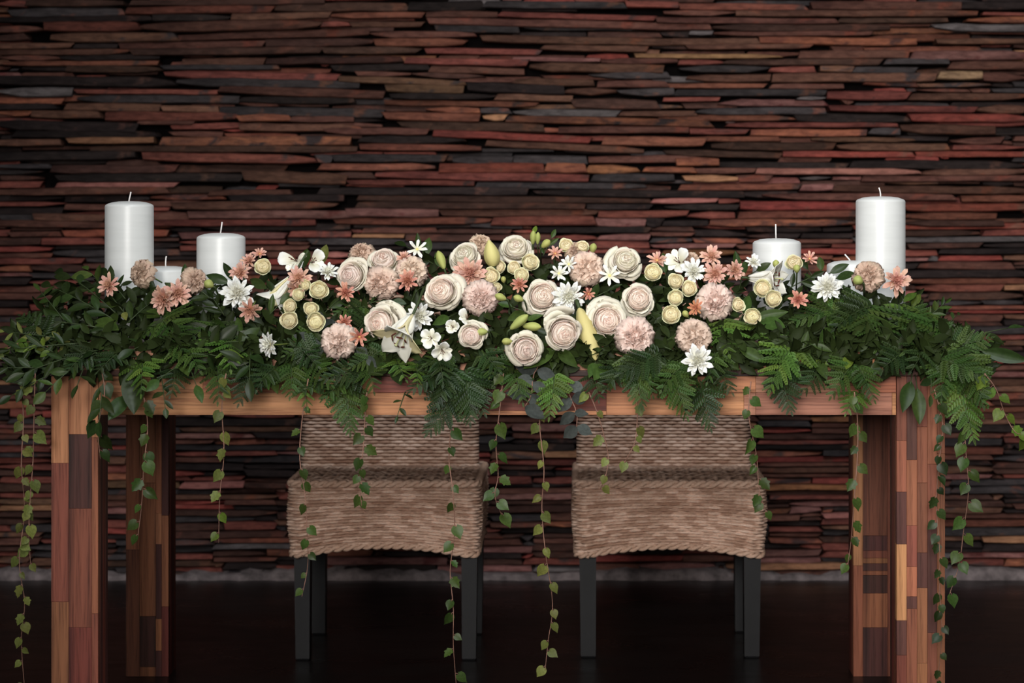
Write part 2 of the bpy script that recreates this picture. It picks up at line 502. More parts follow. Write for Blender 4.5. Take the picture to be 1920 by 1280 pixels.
def stone_mesh(x0, y0, x1, y1, h, r, proud):
    """One split slate: a long rough slab, ragged along its front arris, in metres about its own middle."""
    s = S(1, WY)
    L, H = (x1 - x0) * s, h * s
    slope = -(y1 - y0) / max(1.0, x1 - x0)
    n = max(2, min(6, int(L / 0.055)))
    v, f = [], []
    taper0, taper1 = (r.uniform(0.3, 0.8) if r.random() < 0.3 else r.uniform(0.85, 1.0) for _ in 'ab')
    slant0, slant1 = r.uniform(-0.012, 0.012), r.uniform(-0.012, 0.012)
    back = 0.07
    wob = r.uniform(0, 6)
    for i in range(n + 1):
        t = i / n
        x = (t - 0.5) * L
        zc = slope * x
        if i == 0:
            hh = H * taper0
        elif i == n:
            hh = H * taper1
        else:
            hh = H * r.uniform(0.95, 1.12)
        zc += r.uniform(-0.06, 0.06) * H
        yf = -proud + r.uniform(-0.004, 0.004) + 0.003 * math.sin(wob + 5 * t)
        xs0 = slant0 if i == 0 else (slant1 if i == n else 0)
        c = 0.12 * H
        v += [(x + xs0, yf + 0.004, zc - hh / 2), (x + xs0 * 0.5, yf - 0.001, zc - hh / 2 + c), (x - xs0 * 0.5, yf - r.uniform(0, 0.003), zc + hh / 2 - c),
              (x - xs0, yf + 0.005, zc + hh / 2), (x, back, zc + hh / 2), (x, back, zc - hh / 2)]
    for i in range(n):
        for k in range(5):
            a = i * 6 + k
            f.append((a, a + 6, a + 7, a + 1))
        f.append((i * 6 + 5, i * 6 + 11, i * 6 + 6, i * 6))
    f.append(tuple(range(6)))
    f.append(tuple(n * 6 + k for k in range(6))[::-1])
    return v, f


bk = MB()
bk.box(W(X0, 0, WY).x, W(X1, 0, WY).x, WY + 0.045, WY + 0.25, 0.0, W(0, TOP, WY).z + 0.05)
wall = ob('wall_back', bk.mesh('wall_back', mat_plain('dark_wall_core', (0.004, 0.003, 0.003), 0.95, 0.05), False))
wall['kind'] = 'structure'
wall['label'] = 'wall of dry-stacked red, brown and black slate'


def vis(s_):
    w = min(s_[2], 1920) - max(s_[0], 0)
    y = (s_[1] + s_[3]) / 2
    if w <= 0 or y < 0 or y > 1085:
        return 0
    k = 1.0
    if 500 < y < 770 and 90 < (s_[0] + s_[2]) / 2 < 1790:
        k = 0.02
    return w * s_[4] * k


cand = [(vis(s_) * (1.35 if q == 0 else 1.0), q, s_) for q, tab in enumerate((read, keep)) for s_ in tab]
cand.sort(key=lambda t: -t[0])
fill = MB()
rr = random.Random(21)
for n_, (sh, q, s_) in enumerate(cand):
    proud = rr.uniform(0.014, 0.036) if q == 0 else (rr.uniform(-0.012, 0.008) if s_[3] < 426 else rr.uniform(0.0, 0.026))
    if s_[5] in 'PTYG':
        proud += 0.006
    v, f = stone_mesh(*s_[:5], rr, proud)
    c = W((s_[0] + s_[2]) / 2, (s_[1] + s_[3]) / 2, WY)
    if n_ < 300:
        ob('stone', mesh('stone', v, f, STONE[s_[5]], None, False), wall, Matrix.Translation(c))
    else:
        fill.add([Vector(p) + c for p in v], f, CODES.index(s_[5]))
o = ob('small_stones', fill.mesh('small_stones', [STONE[k] for k in CODES], False), wall)
o['kind'] = 'stuff'
# pale mortar bed along the foot of the wall
mb = MB()
rr = random.Random(5)
xs = np.linspace(W(X0, 0, WY).x, W(X1, 0, WY).x, 220)
v, f = [], []
for x in xs:
    t = 0.015 + rr.uniform(0, 0.014) + 0.008 * math.sin(x * 7)
    d = 0.045 + rr.uniform(-0.006, 0.012)
    v += [(x, WY - d, 0.0), (x, WY - d + 0.006, t * 0.7), (x, WY - d + 0.02, t), (x, WY + 0.05, t + 0.01)]
for i in range(len(xs) - 1):
    for k in range(3):
        a = i * 4 + k
        f.append((a, a + 4, a + 5, a + 1))
o = ob('trim_1', mesh('mortar_bed', v, f, mat_plain('pale_mortar', (0.15, 0.12, 0.118), 0.85, 0.15, 0.5, 30)))
o['kind'] = 'structure'
o['label'] = 'pale mortar bed along the foot of the slate wall'

# ------------------------------------------------------------------ table
WD = {}
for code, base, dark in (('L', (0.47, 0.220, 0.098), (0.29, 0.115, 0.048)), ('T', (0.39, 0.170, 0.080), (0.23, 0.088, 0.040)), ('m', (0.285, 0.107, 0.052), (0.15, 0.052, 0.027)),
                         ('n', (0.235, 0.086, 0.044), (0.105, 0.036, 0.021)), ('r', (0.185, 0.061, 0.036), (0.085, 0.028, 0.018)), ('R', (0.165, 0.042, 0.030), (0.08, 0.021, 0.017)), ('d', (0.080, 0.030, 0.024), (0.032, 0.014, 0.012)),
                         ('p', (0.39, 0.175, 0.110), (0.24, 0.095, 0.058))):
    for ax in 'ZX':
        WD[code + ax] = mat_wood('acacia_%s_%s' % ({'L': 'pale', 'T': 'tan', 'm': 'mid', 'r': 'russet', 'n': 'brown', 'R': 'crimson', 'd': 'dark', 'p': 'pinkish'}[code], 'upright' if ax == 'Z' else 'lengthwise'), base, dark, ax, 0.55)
TABLE_TOP = W(0, 660, 0).z
APRON_TOP = W(0, 705, 0).z
APRON_BOT = W(0, 778, 0).z
table = thing('table', 'long acacia butcher-block table under the flower garland', 'table', (0, 0, 0))


def block(name, x0, x1, y0, y1, z0, z1, code, parent):
    bb = MB()
    e = 0.0004
    x0, x1, z0, z1 = x0 + e / 2, x1 - e / 2, z0 + e / 2, z1 - e / 2
    b_ = 0.0003
    v = []
    for (yy, ins) in ((y0, b_), (y0 + b_, 0), (y1, 0)):
        v += [(x0 + ins, yy, z0 + ins), (x1 - ins, yy, z0 + ins), (x1 - ins, yy, z1 - ins), (x0 + ins, yy, z1 - ins)]
    f = [(0, 1, 2, 3)[::-1]]
    f = [(0, 1, 2, 3)]
    for k in range(2):
        for q in range(4):
            a, c = k * 4 + q, k * 4 + (q + 1) % 4
            f.append((a, a + 4, c + 4, c))
    f.append((11, 10, 9, 8))
    c = Vector(((x0 + x1) / 2, (y0 + y1) / 2, (z0 + z1) / 2))
    me = mesh(name, [Vector(p) - c for p in v], f, WD[code], None, False)
    return ob(name, me, parent, Matrix.Translation(c))


def leg(px0, px1, Y, cols, sides):
    """A laminated leg: a core and the staves that show on its front, in photo rows from the table top down."""
    x0, x1 = W(px0, 0, Y).x, W(px1, 0, Y).x
    w = x1 - x0
    dep = 0.0925
    bb = MB()
    bb.box(x0 + 0.001, x1 - 0.001, Y + 0.012, Y + dep, 0.0, APRON_TOP)
    L = ob('leg', bb.mesh('leg_core', WD['dZ'], False), table)
    for a, c, rows in cols:
        for t, bt, code in rows:
            z1 = min(APRON_TOP, W(0, t, Y).z) if t > 0 else APRON_TOP
            z0 = max(0.0, W(0, bt, Y).z) if bt < 1999 else 0.0
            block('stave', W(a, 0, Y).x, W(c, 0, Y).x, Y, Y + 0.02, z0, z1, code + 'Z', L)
    # side staves
    for sx, codes in sides:
        xa = x1 if sx > 0 else x0
        n = len(codes)
        for k, code in enumerate(codes):
            ya, yb = Y + 0.0206 + (dep - 0.0206) * k / n, Y + 0.0206 + (dep - 0.0206) * (k + 1) / n
            q = MB()
            q.box(-0.006, 0.006, -(yb - ya) / 2 + 0.0004, (yb - ya) / 2 - 0.0004, -APRON_TOP / 2 + 0.0005, APRON_TOP / 2 - 0.0005)
            ob('stave', q.mesh('stave', WD[code + 'Z'], False), L, Matrix.Translation((xa - sx * 0.006, (ya + yb) / 2, APRON_TOP / 2)))


leg(96, 184, 0.0, [(96, 129, [(0, 868, 'T'), (868, 1128, 'r'), (1128, 1999, 'n')]),  # separate wood pieces; lower ones darkened, light fading toward the floor put into colour
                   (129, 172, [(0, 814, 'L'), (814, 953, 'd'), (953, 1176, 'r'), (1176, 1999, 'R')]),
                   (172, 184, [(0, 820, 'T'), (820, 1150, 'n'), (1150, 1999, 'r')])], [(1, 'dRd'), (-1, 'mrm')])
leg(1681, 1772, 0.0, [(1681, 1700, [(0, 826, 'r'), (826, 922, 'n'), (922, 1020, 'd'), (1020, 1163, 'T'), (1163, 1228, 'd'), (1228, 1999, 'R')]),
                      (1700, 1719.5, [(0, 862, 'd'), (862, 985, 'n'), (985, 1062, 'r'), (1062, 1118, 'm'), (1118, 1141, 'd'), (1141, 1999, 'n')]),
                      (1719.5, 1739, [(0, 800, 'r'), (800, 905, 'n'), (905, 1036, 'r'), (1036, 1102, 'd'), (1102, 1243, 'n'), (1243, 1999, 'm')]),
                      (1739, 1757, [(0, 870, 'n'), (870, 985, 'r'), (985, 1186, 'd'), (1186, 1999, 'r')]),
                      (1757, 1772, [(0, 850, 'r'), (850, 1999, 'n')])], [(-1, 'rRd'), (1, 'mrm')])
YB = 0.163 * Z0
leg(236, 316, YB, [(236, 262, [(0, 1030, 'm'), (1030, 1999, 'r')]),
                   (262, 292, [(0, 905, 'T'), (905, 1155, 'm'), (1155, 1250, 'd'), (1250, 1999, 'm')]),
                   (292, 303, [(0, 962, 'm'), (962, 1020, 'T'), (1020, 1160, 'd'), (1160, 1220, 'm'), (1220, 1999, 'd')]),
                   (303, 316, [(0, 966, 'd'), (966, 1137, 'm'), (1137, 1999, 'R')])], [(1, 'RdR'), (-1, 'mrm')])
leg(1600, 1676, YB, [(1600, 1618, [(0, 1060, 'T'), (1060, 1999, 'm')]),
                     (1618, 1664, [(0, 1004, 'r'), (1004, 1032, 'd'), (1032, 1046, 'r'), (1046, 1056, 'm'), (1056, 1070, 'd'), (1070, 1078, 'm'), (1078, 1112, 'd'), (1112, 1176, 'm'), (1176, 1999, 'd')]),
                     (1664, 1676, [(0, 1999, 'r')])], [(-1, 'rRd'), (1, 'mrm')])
# front apron of two strips of blocks
ap = MB()
ap.box(W(184.5, 0, 0).x, W(1680.5, 0, 0).x, 0.018, 0.034, APRON_BOT + 0.001, APRON_TOP - 0.001)
A = ob('front_apron', ap.mesh('front_apron', WD['rX'], False), table)
for z0p, z1p, lst in ((736, 705.5, [(184.6, 380, 'T'), (380, 520, 'm'), (520, 700, 'T'), (700, 905, 'R'), (905, 1137, 'R'), (1137, 1240, 'm'), (1240, 1417, 'T'), (1417, 1590, 'p'), (1590, 1680.4, 'm')]),
                      (778, 736, [(184.6, 575, 'L'), (575, 893, 'L'), (893, 1137, 'R'), (1137, 1192, 'L'), (1192, 1395, 'L'), (1395, 1417, 'p'), (1417, 1673, 'p'), (1673, 1680.4, 'T')])):
    for a, c, code in lst:
        lo = W(0, z0p, 0).z
        if (a, z0p) == (893, 778):
            block('block', W(a, 0, 0).x, W(c, 0, 0).x, 0.002, 0.018, lo, W(0, 770, 0).z, 'LX', A)
            lo = W(0, 770, 0).z
        block('block', W(a, 0, 0).x, W(c, 0, 0).x, 0.002, 0.018, lo, W(0, z1p, 0).z, code + 'X', A)
q = MB()
q.box(W(316, 0, YB).x, W(1600, 0, YB).x, YB + 0.04, YB + 0.065, APRON_BOT, APRON_TOP)
ob('rear_apron', q.mesh('rear_apron', WD['rX'], False), table)
for xa in (W(140, 0, 0).x, W(1727, 0, 0).x):
    q = MB()
    q.box(xa - 0.012, xa + 0.012, 0.0925, YB, APRON_BOT, APRON_TOP)
    ob('side_apron', q.mesh('side_apron', WD['rX'], False), table)
# top of planks
tx0, tx1 = W(92, 0, 0).x, W(1778, 0, 0).x
ty0, ty1 = -0.006, YB + 0.1
q = MB()
q.box(tx0 + 0.002, tx1 - 0.002, ty0 + 0.002, ty1 - 0.002, APRON_TOP + 0.0012, APRON_TOP + 0.012)
T = ob('tabletop', q.mesh('tabletop', WD['dX'], False), table)
npl = 8
for k in range(npl):
    ya, yb = ty0 + (ty1 - ty0) * k / npl, ty0 + (ty1 - ty0) * (k + 1) / npl
    cuts = [0] + sorted(random.Random(k).uniform(0.2, 0.8) for _ in range(2)) + [1]
    for i in range(3):
        xa, xb = tx0 + (tx1 - tx0) * cuts[i], tx0 + (tx1 - tx0) * cuts[i + 1]
        q = MB()
        q.box(-(xb - xa) / 2 + 0.0003, (xb - xa) / 2 - 0.0003, -(yb - ya) / 2 + 0.0003, (yb - ya) / 2 - 0.0003, 0, TABLE_TOP - APRON_TOP - 0.012)
        ob('plank', q.mesh('plank', WD[random.Random(k * 3 + i).choice('mrTpr') + 'X'], False), T, Matrix.Translation(((xa + xb) / 2, (ya + yb) / 2, APRON_TOP + 0.012)))

# ------------------------------------------------------------------ woven chairs
m, nt, b, out = nodes('seagrass')
at = nt.nodes.new('ShaderNodeAttribute')
at.attribute_name = 'strand'
f1 = at.outputs['Fac']
f2 = noise(nt, coord(nt, (6, 6, 10)), 1.0, 3, 0.6)
f3 = noise(nt, coord(nt, (220, 220, 500)), 1.0, 3, 0.6)
c = ramp(nt, f1, [(0.0, (0.32, 0.175, 0.115)), (0.5, (0.53, 0.36, 0.27)), (1.0, (0.76, 0.57, 0.46))])
c = mix(nt, 0.8, c, ramp(nt, f2, [(0.3, (0.62, 0.55, 0.5)), (0.7, (1.1, 1.1, 1.12))]), 'MULTIPLY')
c = mix(nt, 0.5, c, ramp(nt, f3, [(0.3, (0.5, 0.5, 0.5)), (0.6, (1.1, 1.1, 1.1))]), 'MULTIPLY')
nt.links.new(c, b.inputs['Base Color'])
b.inputs['Roughness'].default_value = 0.7
b.inputs['Specular IOR Level'].default_value = 0.2
bump(nt, b, f3, 0.4, 0.001)
M_GRASS = m
M_CHAIRLEG = mat_plain('black_lacquered_leg', (0.008, 0.0078, 0.0088), 0.5, 0.18, 0.2, 20)


STRAND = []


def weave(u, v, pu, rv, amp):
    """Height of over-and-under strands; u along the strand, v across the rows, in metres. Each strand also gets its own shade."""
    row = math.floor(v / rv)
    c = (v / rv - row) * 2 - 1
    off = 0.5 * (row % 2) + 0.13 * math.sin(row * 2.7)
    a = abs(math.cos(PI * (u / pu + off)))
    k = math.floor(u / pu + off + 0.5)
    STRAND.append((math.sin(k * 12.9898 + row * 78.233) * 43758.5453) % 1.0 * 0.75 + (math.sin(row * 7.13) * 991.7) % 1.0 * 0.25)
    half = 0.92 * (0.52 + 0.48 * a ** 0.7)
    x = abs(c) / half
    if x >= 1:
        return -amp * 0.95
    return amp * ((0.16 + 0.84 * a) * math.sqrt(1 - x * x) - 0.35)


def woven_seat(w, d, h, arch):
    """Skirt round a rounded rectangle plus the woven top; origin under the middle, z up from the skirt's lowest point."""
    rv, pu = 0.0074, 0.0265
    rad = 0.028
    per = []
    cx, cy = w / 2 - rad, d / 2 - rad
    seg = 0.0053
    def line(ax, ay, bx, by, nx, ny):
        L = math.hypot(bx - ax, by - ay)
        n = max(2, int(L / seg))
        for i in range(n):
            t = i / n
            per.append((ax + (bx - ax) * t, ay + (by - ay) * t, nx, ny))
    def arc(ox, oy, a0):
        n = 8
        for i in range(n):
            a = a0 + PI / 2 * i / n
            per.append((ox + rad * math.cos(a), oy + rad * math.sin(a), math.cos(a), math.sin(a)))
    line(-cx, -d / 2, cx, -d / 2, 0, -1); arc(cx, -cy, -PI / 2)
    line(w / 2, -cy, w / 2, cy, 1, 0); arc(cx, cy, 0)
    line(cx, d / 2, -cx, d / 2, 0, 1); arc(-cx, cy, PI / 2)
    line(-w / 2, cy, -w / 2, -cy, -1, 0); arc(-cx, -cy, PI)
    us = [0.0]
    for i in range(1, len(per)):
        us.append(us[-1] + math.hypot(per[i][0] - per[i - 1][0], per[i][1] - per[i - 1][1]))
    nr = int(h / rv) * 7
    v, f = [], []
    N = len(per)
    for i in range(nr + 1):
        t = i / nr
        for k, (x, y, nx, ny) in enumerate(per):
            if abs(ny) > 0.5:
                g = max(0.0, 1 - (x / (w / 2 - 0.02)) ** 2)
            else:
                g = max(0.0, 1 - (y / (d / 2 - 0.02)) ** 2) * 0.8
            zb = arch * g
            z = zb + (h - zb) * t
            # rows follow the arched hem near the bottom, straight near the top
            hgt = weave(us[k] + 0.002 * math.sin(z * 60), t * h, pu, rv, 0.0108)
            bow = 0.007 * math.sin(PI * t) - 0.004 * (1 - t)
            v.append((x + nx * (hgt + bow), y + ny * (hgt + bow), z))
    for i in range(nr):
        for k in range(N):
            f.append((i * N + k, i * N + (k + 1) % N, (i + 1) * N + (k + 1) % N, (i + 1) * N + k))
    return v, f, per


def woven_panel(w, hgt, th, lean, bulge, ncol=62):
    """Backrest: front and back woven faces joined round the edges."""
    rv, pu = 0.0078, 0.030
    nr = int(hgt / rv) * 7
    v, f = [], []
    loop = []
    n2 = ncol
    for i in range(nr + 1):
        t = i / nr
        z = hgt * t
        ww = w * (1 - 0.015 * t)
        yl = lean * t * t * 0.6 + lean * 0.4 * t
        ring = []
        for j in range(n2 + 1):
            x = (j / n2 - 0.5) * ww
            e = min(1.0, min(j, n2 - j) / 3.0)
            hh = weave(x + 10, z, pu, rv, 0.0108)
            y = -th / 2 * (0.35 + 0.65 * math.sqrt(e * (2 - e))) + bulge * (1 - (2 * x / ww) ** 2) + yl - hh
            ring.append((x + (0.003 * (1 if j == n2 else -1) if j in (0, n2) else 0), y, z))
        for j in range(n2, -1, -2):
            x = (j / n2 - 0.5) * ww
            e = min(1.0, min(j, n2 - j) / 3.0)
            hh = weave(x + 10, z, pu, rv, 0.0108)
            y = th / 2 * (0.35 + 0.65 * math.sqrt(e * (2 - e))) + bulge * (1 - (2 * x / ww) ** 2) + yl + hh
            ring.append((x, y, z))
        loop = len(ring)
        v += ring
    for i in range(nr):
        for k in range(loop):
            f.append((i * loop + k, i * loop + (k + 1) % loop, (i + 1) * loop + (k + 1) % loop, (i + 1) * loop + k))
    f.append(tuple(range(loop))[::-1])
    f.append(tuple(nr * loop + k for k in range(loop)))
    return v, f


def strands(me, vals):
    """Store the strands' shades on a woven mesh."""
    n = len(me.vertices)
    vals = (list(vals) + [0.5] * n)[:n]
    at = me.attributes.new('strand', 'FLOAT', 'POINT')
    at.data.foreach_set('value', vals)
    STRAND.clear()
    return me


def rope(path, r, twist, closed=False):
    """Two-strand plait along a path."""
    bb = MB()
    pts = [Vector(p) for p in path]
    for ph in (0, PI):
        q = []
        s = 0
        for i, p in enumerate(pts):
            if i:
                s += (p - pts[i - 1]).length
            t = (pts[min(i + 1, len(pts) - 1)] - pts[max(i - 1, 0)]).normalized()
            a = t.cross(Vector((0, 0, 1))).normalized()
            b2 = a.cross(t)
            an = s / twist * 2 * PI + ph
            q.append(p + (a * math.cos(an) + b2 * math.sin(an)) * r * 0.62)
        bb.tube(q, r * 0.72, 5)
    return bb


def chair(cx_px, Yf, wpx, z_seat, z_hem, label, legs_px, leg_top_px, back_px):
    Yc = Yf
    w = S(wpx, Yc)
    d = 0.42
    x = W(cx_px, 0, Yc).x
    root = thing('dining_chair', label, 'chair', (x, Yc + d / 2, 0), 'woven chairs behind the table')
    h = z_seat - z_hem
    v, f, per = woven_seat(w, d, h, 0.021)
    # woven top
    nx, ny = 70, 66
    b0 = len(v)
    for j in range(ny + 1):
        for i in range(nx + 1):
            px = (i / nx - 0.5) * (w - 0.012)
            py = (j / ny - 0.5) * (d - 0.012)
            e = min(1.0, min(i, nx - i) / 4, min(j, ny - j) / 4)
            v.append((px, py, h - 0.004 + 0.003 * e + weave(px + 5, py + 5, 0.03, 0.0085, 0.0075)))
    for j in range(ny):
        for i in range(nx):
            a = b0 + j * (nx + 1) + i
            f.append((a, a + 1, a + nx + 2, a + nx + 1))
    ob('seat', strands(mesh('woven_seat', v, f, M_GRASS), STRAND), root, Matrix.Translation((0, 0, z_hem)))
    # plaited rims: round the top edge and along the arched hem
    top = [(p[0] * 1.005, p[1] * 1.005, z_seat - 0.006) for p in per] + [(per[0][0] * 1.005, per[0][1] * 1.005, z_seat - 0.006)]
    ob('plaited_rim', strands(rope(top, 0.0074, 0.042).mesh('plaited_rim', M_GRASS), ()), root)
    hem = []
    for p in per:
        if abs(p[3]) > 0.5:
            g = max(0.0, 1 - (p[0] / (w / 2 - 0.02)) ** 2)
        else:
            g = max(0.0, 1 - (p[1] / (d / 2 - 0.02)) ** 2) * 0.8
        hem.append((p[0] * 0.994, p[1] * 0.994, z_hem + 0.021 * g + 0.003))
    ob('plaited_hem', strands(rope(hem + hem[:1], 0.0068, 0.045).mesh('plaited_hem', M_GRASS), ()), root)
    # backrest
    bw = S(back_px[1] - back_px[0], Yc + 0.34)
    bx = W((back_px[0] + back_px[1]) / 2, 0, Yc + 0.34).x - x
    v, f = woven_panel(bw, 0.42, 0.05, 0.07, 0.012)
    ob('backrest', strands(mesh('woven_backrest', v, f, M_GRASS), STRAND), root, Matrix.Translation((bx, d / 2 - 0.07, z_seat - 0.01)))
    # legs
    for k, (a, c) in enumerate(legs_px):
        for rear in (0, 1):
            xa, xb = W(a, 0, Yc + 0.02).x - x, W(c, 0, Yc + 0.02).x - x
            y0 = -d / 2 + 0.022 + rear * (d - 0.09)
            bb = MB()
            t = xb - xa
            zt = z_hem + 0.03
            inn = 0.004 if k == 0 else -0.004
            vv = []
            for z, sh in ((0, 0.0022), (0.004, 0.0), (zt, -0.0025)):
                xo = inn * (1 - z / zt) * (-1)
                vv += [(xa + sh - xo * 0.3, y0 + sh, z), (xb - sh - xo * 0.3, y0 + sh, z), (xb - sh - xo * 0.3, y0 + 0.045 - sh, z), (xa + sh - xo * 0.3, y0 + 0.045 - sh, z)]
            ff = [(3, 2, 1, 0), (8, 9, 10, 11)]
            for i in range(2):
                for q in range(4):
                    ff.append((i * 4 + q, i * 4 + (q + 1) % 4, i * 4 + 4 + (q + 1) % 4, i * 4 + 4 + q))
            ob('leg', mesh('chair_leg', vv, ff, M_CHAIRLEG, None, False), root)
    return root


chair(719.5, 0.90, 352, W(0, 902, 0.90).z, W(0, 1043, 0.90).z, 'woven seagrass chair with black legs, on the left behind the table', [(553, 579), (867, 893)], 1040, (566, 896))
chair(1256, 0.93, 352, W(0, 902, 0.93).z, W(0, 1044, 0.93).z, 'woven seagrass chair with black legs, on the right behind the table', [(1088, 1116), (1397, 1425)], 1040, (1083, 1406))

# ------------------------------------------------------------------ candles
m, nt, b, out = nodes('white_wax')
f1 = noise(nt, coord(nt, (10, 10, 90)), 1.0, 3, 0.5)
nt.links.new(ramp(nt, f1, [(0.3, (0.56, 0.565, 0.55)), (0.7, (0.61, 0.615, 0.60))]), b.inputs['Base Color'])
b.inputs['Roughness'].default_value = 0.36
b.inputs['Specular IOR Level'].default_value = 0.45
b.inputs['Sheen Weight'].default_value = 0.15
M_WAX = m
M_WICK = mat_plain('cotton_wick', (0.72, 0.68, 0.66), 0.8, 0.1, 0.1, 80)
YC = 0.36


def candle(px, top_px, wpx, wick, label):
    r = S(wpx, YC) / 2
    p = W(px, 0, YC)
    zt = W(0, top_px, YC).z
    h = zt - TABLE_TOP
    root = thing('pillar_candle', label, 'candle', (p.x, YC, TABLE_TOP), 'white pillar candles')
    dm = S(11, YC)
    bb = MB()
    bb.lathe([(0.0001, 0), (r * 0.97, 0), (r, 0.004), (r, h * 0.5), (r * 0.995, h - dm), (r * 0.982, h - dm * 0.74), (r * 0.92, h - dm * 0.52), (r * 0.7, h - dm * 0.2), (r * 0.4, h - dm * 0.04), (r * 0.08, h), (0.0001, h - 0.001)], 48)
    ob('wax_body', bb.mesh('wax_body', M_WAX), root)
    bb = MB()
    pts = [Vector((S(dx, YC), 0, h - 0.004 + S(dz, YC))) for dx, dz in wick]
    bb.tube(pts, 0.0014, 7)
    ob('wick', bb.mesh('wick', M_WICK), root)
    return root


candle(242.5, 377, 91, [(-1, 0), (0, 8), (1.5, 14), (3, 21)], 'tall white pillar candle at the left end of the table')
candle(312, 498.5, 92, [(-1, 0), (-1.5, 8), (-1, 18), (0, 22)], 'lowest white pillar candle, between the two larger ones at the left')
candle(414.5, 436.5, 91, [(-1.5, 0), (0, 10), (2, 24)], 'medium white pillar candle nearest the garland centre, left end')
candle(1456.5, 446.5, 91, [(-1.5, 0), (-1.8, 14), (-2, 30)], 'medium white pillar candle nearest the garland centre, right end')
candle(1596, 488, 92, [(0, 0), (-4, 6), (-12, 15)], 'lowest white pillar candle, with a bent wick, at the right')
candle(1651, 368, 93, [(0, 0), (0, 8), (-1, 14), (-3, 20)], 'tall white pillar candle at the right end of the table')

# ------------------------------------------------------------------ garland: materials
LEAF = {'dark': mat_leaf('leaf_dark_green', (0.0155, 0.0265, 0.0105), 0.42, 0.28), 'mid': mat_leaf('leaf_green', (0.027, 0.046, 0.0145), 0.44, 0.28),
        'bright': mat_leaf('leaf_fresh_green', (0.062, 0.098, 0.021), 0.48, 0.28), 'olive': mat_leaf('leaf_olive', (0.088, 0.098, 0.036), 0.52, 0.25),
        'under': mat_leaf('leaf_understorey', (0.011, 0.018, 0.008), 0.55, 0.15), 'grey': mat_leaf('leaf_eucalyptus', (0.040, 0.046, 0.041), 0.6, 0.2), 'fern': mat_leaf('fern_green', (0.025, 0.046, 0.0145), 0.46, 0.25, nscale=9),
        'fernd': mat_leaf('fern_dark', (0.0155, 0.028, 0.0125), 0.42, 0.32, nscale=9), 'fernb': mat_leaf('fern_fresh', (0.043, 0.078, 0.020), 0.46, 0.28, nscale=9)}
M_STEM = mat_plain('green_stem', (0.034, 0.050, 0.018), 0.55, 0.25, 0.25, 60)
M_VINE = mat_plain('reddish_vine_stem', (0.20, 0.105, 0.075), 0.6, 0.2, 0.25, 60)
M_SEPAL = mat_leaf('sepal_green', (0.120, 0.165, 0.058), 0.5, 0.3)
P_ROSE_O = mat_petal('rose_outer_petal', [(0.3, (0.72, 0.68, 0.53)), (0.55, (0.80, 0.74, 0.63)), (0.8, (0.83, 0.74, 0.66))], 0.3, 2.2)
P_ROSE_I = mat_petal('rose_inner_petal', [(0.3, (0.84, 0.75, 0.66)), (0.7, (0.84, 0.70, 0.62))], 0.3, 2.4)
P_ROSE_C = mat_petal('rose_heart_petal', [(0.3, (0.87, 0.71, 0.62)), (0.7, (0.85, 0.63, 0.56))], 0.3, 3.0)
P_CREAM_O = mat_petal('cream_outer_petal', [(0.3, (0.70, 0.70, 0.42)), (0.7, (0.80, 0.75, 0.53))], 0.3, 2.4)
P_CREAM_I = mat_petal('cream_inner_petal', [(0.3, (0.84, 0.78, 0.55)), (0.7, (0.84, 0.74, 0.49))], 0.3, 2.6)
P_CARN = mat_petal('carnation_petal', [(0.3, (0.66, 0.50, 0.40)), (0.55, (0.72, 0.56, 0.45)), (0.8, (0.66, 0.49, 0.39))], 0.3, 2.5, 0.7, 0.012, 0.1)
P_CARN_T = mat_petal('tan_carnation_petal', [(0.3, (0.53, 0.385, 0.285)), (0.55, (0.60, 0.445, 0.335)), (0.8, (0.54, 0.39, 0.29))], 0.3, 2.5, 0.7, 0.012, 0.1)
P_CARN_P = mat_petal('pink_carnation_petal', [(0.3, (0.72, 0.555, 0.475)), (0.7, (0.78, 0.62, 0.54))], 0.3, 2.5, 0.7, 0.01, 0.08)
P_WHITE = mat_petal('white_petal', [(0.3, (0.70, 0.70, 0.67)), (0.7, (0.78, 0.78, 0.755))], 0.2, 3.0, 0.6, 0.01, 0.05, (0.66, 0.63, 0.46))
P_PEACH = mat_petal('peach_petal', [(0.3, (0.60, 0.34, 0.26)), (0.7, (0.72, 0.46, 0.37))], 0.25, 3.0, 0.6, 0.012, 0.1, (0.50, 0.185, 0.105))
P_CORAL = mat_petal('coral_petal', [(0.3, (0.52, 0.22, 0.155)), (0.7, (0.64, 0.33, 0.25))], 0.2, 3.0, 0.6, 0.012, 0.1, (0.38, 0.085, 0.045))
P_ORANGE = mat_petal('orange_petal', [(0.3, (0.50, 0.19, 0.085)), (0.7, (0.62, 0.29, 0.16))], 0.2, 3.0)
P_LILY = mat_petal('lily_petal', [(0.3, (0.74, 0.72, 0.63)), (0.7, (0.82, 0.80, 0.74))], 0.22, 2.0)
P_LILYY = mat_petal('lily_yellow_petal', [(0.3, (0.66, 0.585, 0.31)), (0.7, (0.74, 0.68, 0.45))], 0.2, 2.0)
P_BUD = mat_petal('lily_bud_skin', [(0.3, (0.52, 0.46, 0.17)), (0.7, (0.62, 0.56, 0.26))], 0.1, 2.5)
P_BUDG = mat_petal('green_bud_skin', [(0.3, (0.30, 0.33, 0.085)), (0.7, (0.46, 0.46, 0.17))], 0.1, 3.0)
M_EYE = mat_plain('flower_eye', (0.62, 0.55, 0.22), 0.8, 0.1, 0.3, 300)
M_EYEP = mat_plain('peach_flower_eye', (0.55, 0.33, 0.12), 0.8, 0.1, 0.3, 300)
M_ANTHER = mat_plain('dark_anther', (0.105, 0.030, 0.022), 0.8, 0.1, 0.3, 200)
M_FILAM = mat_plain('filament', (0.42, 0.42, 0.22), 0.6, 0.2)


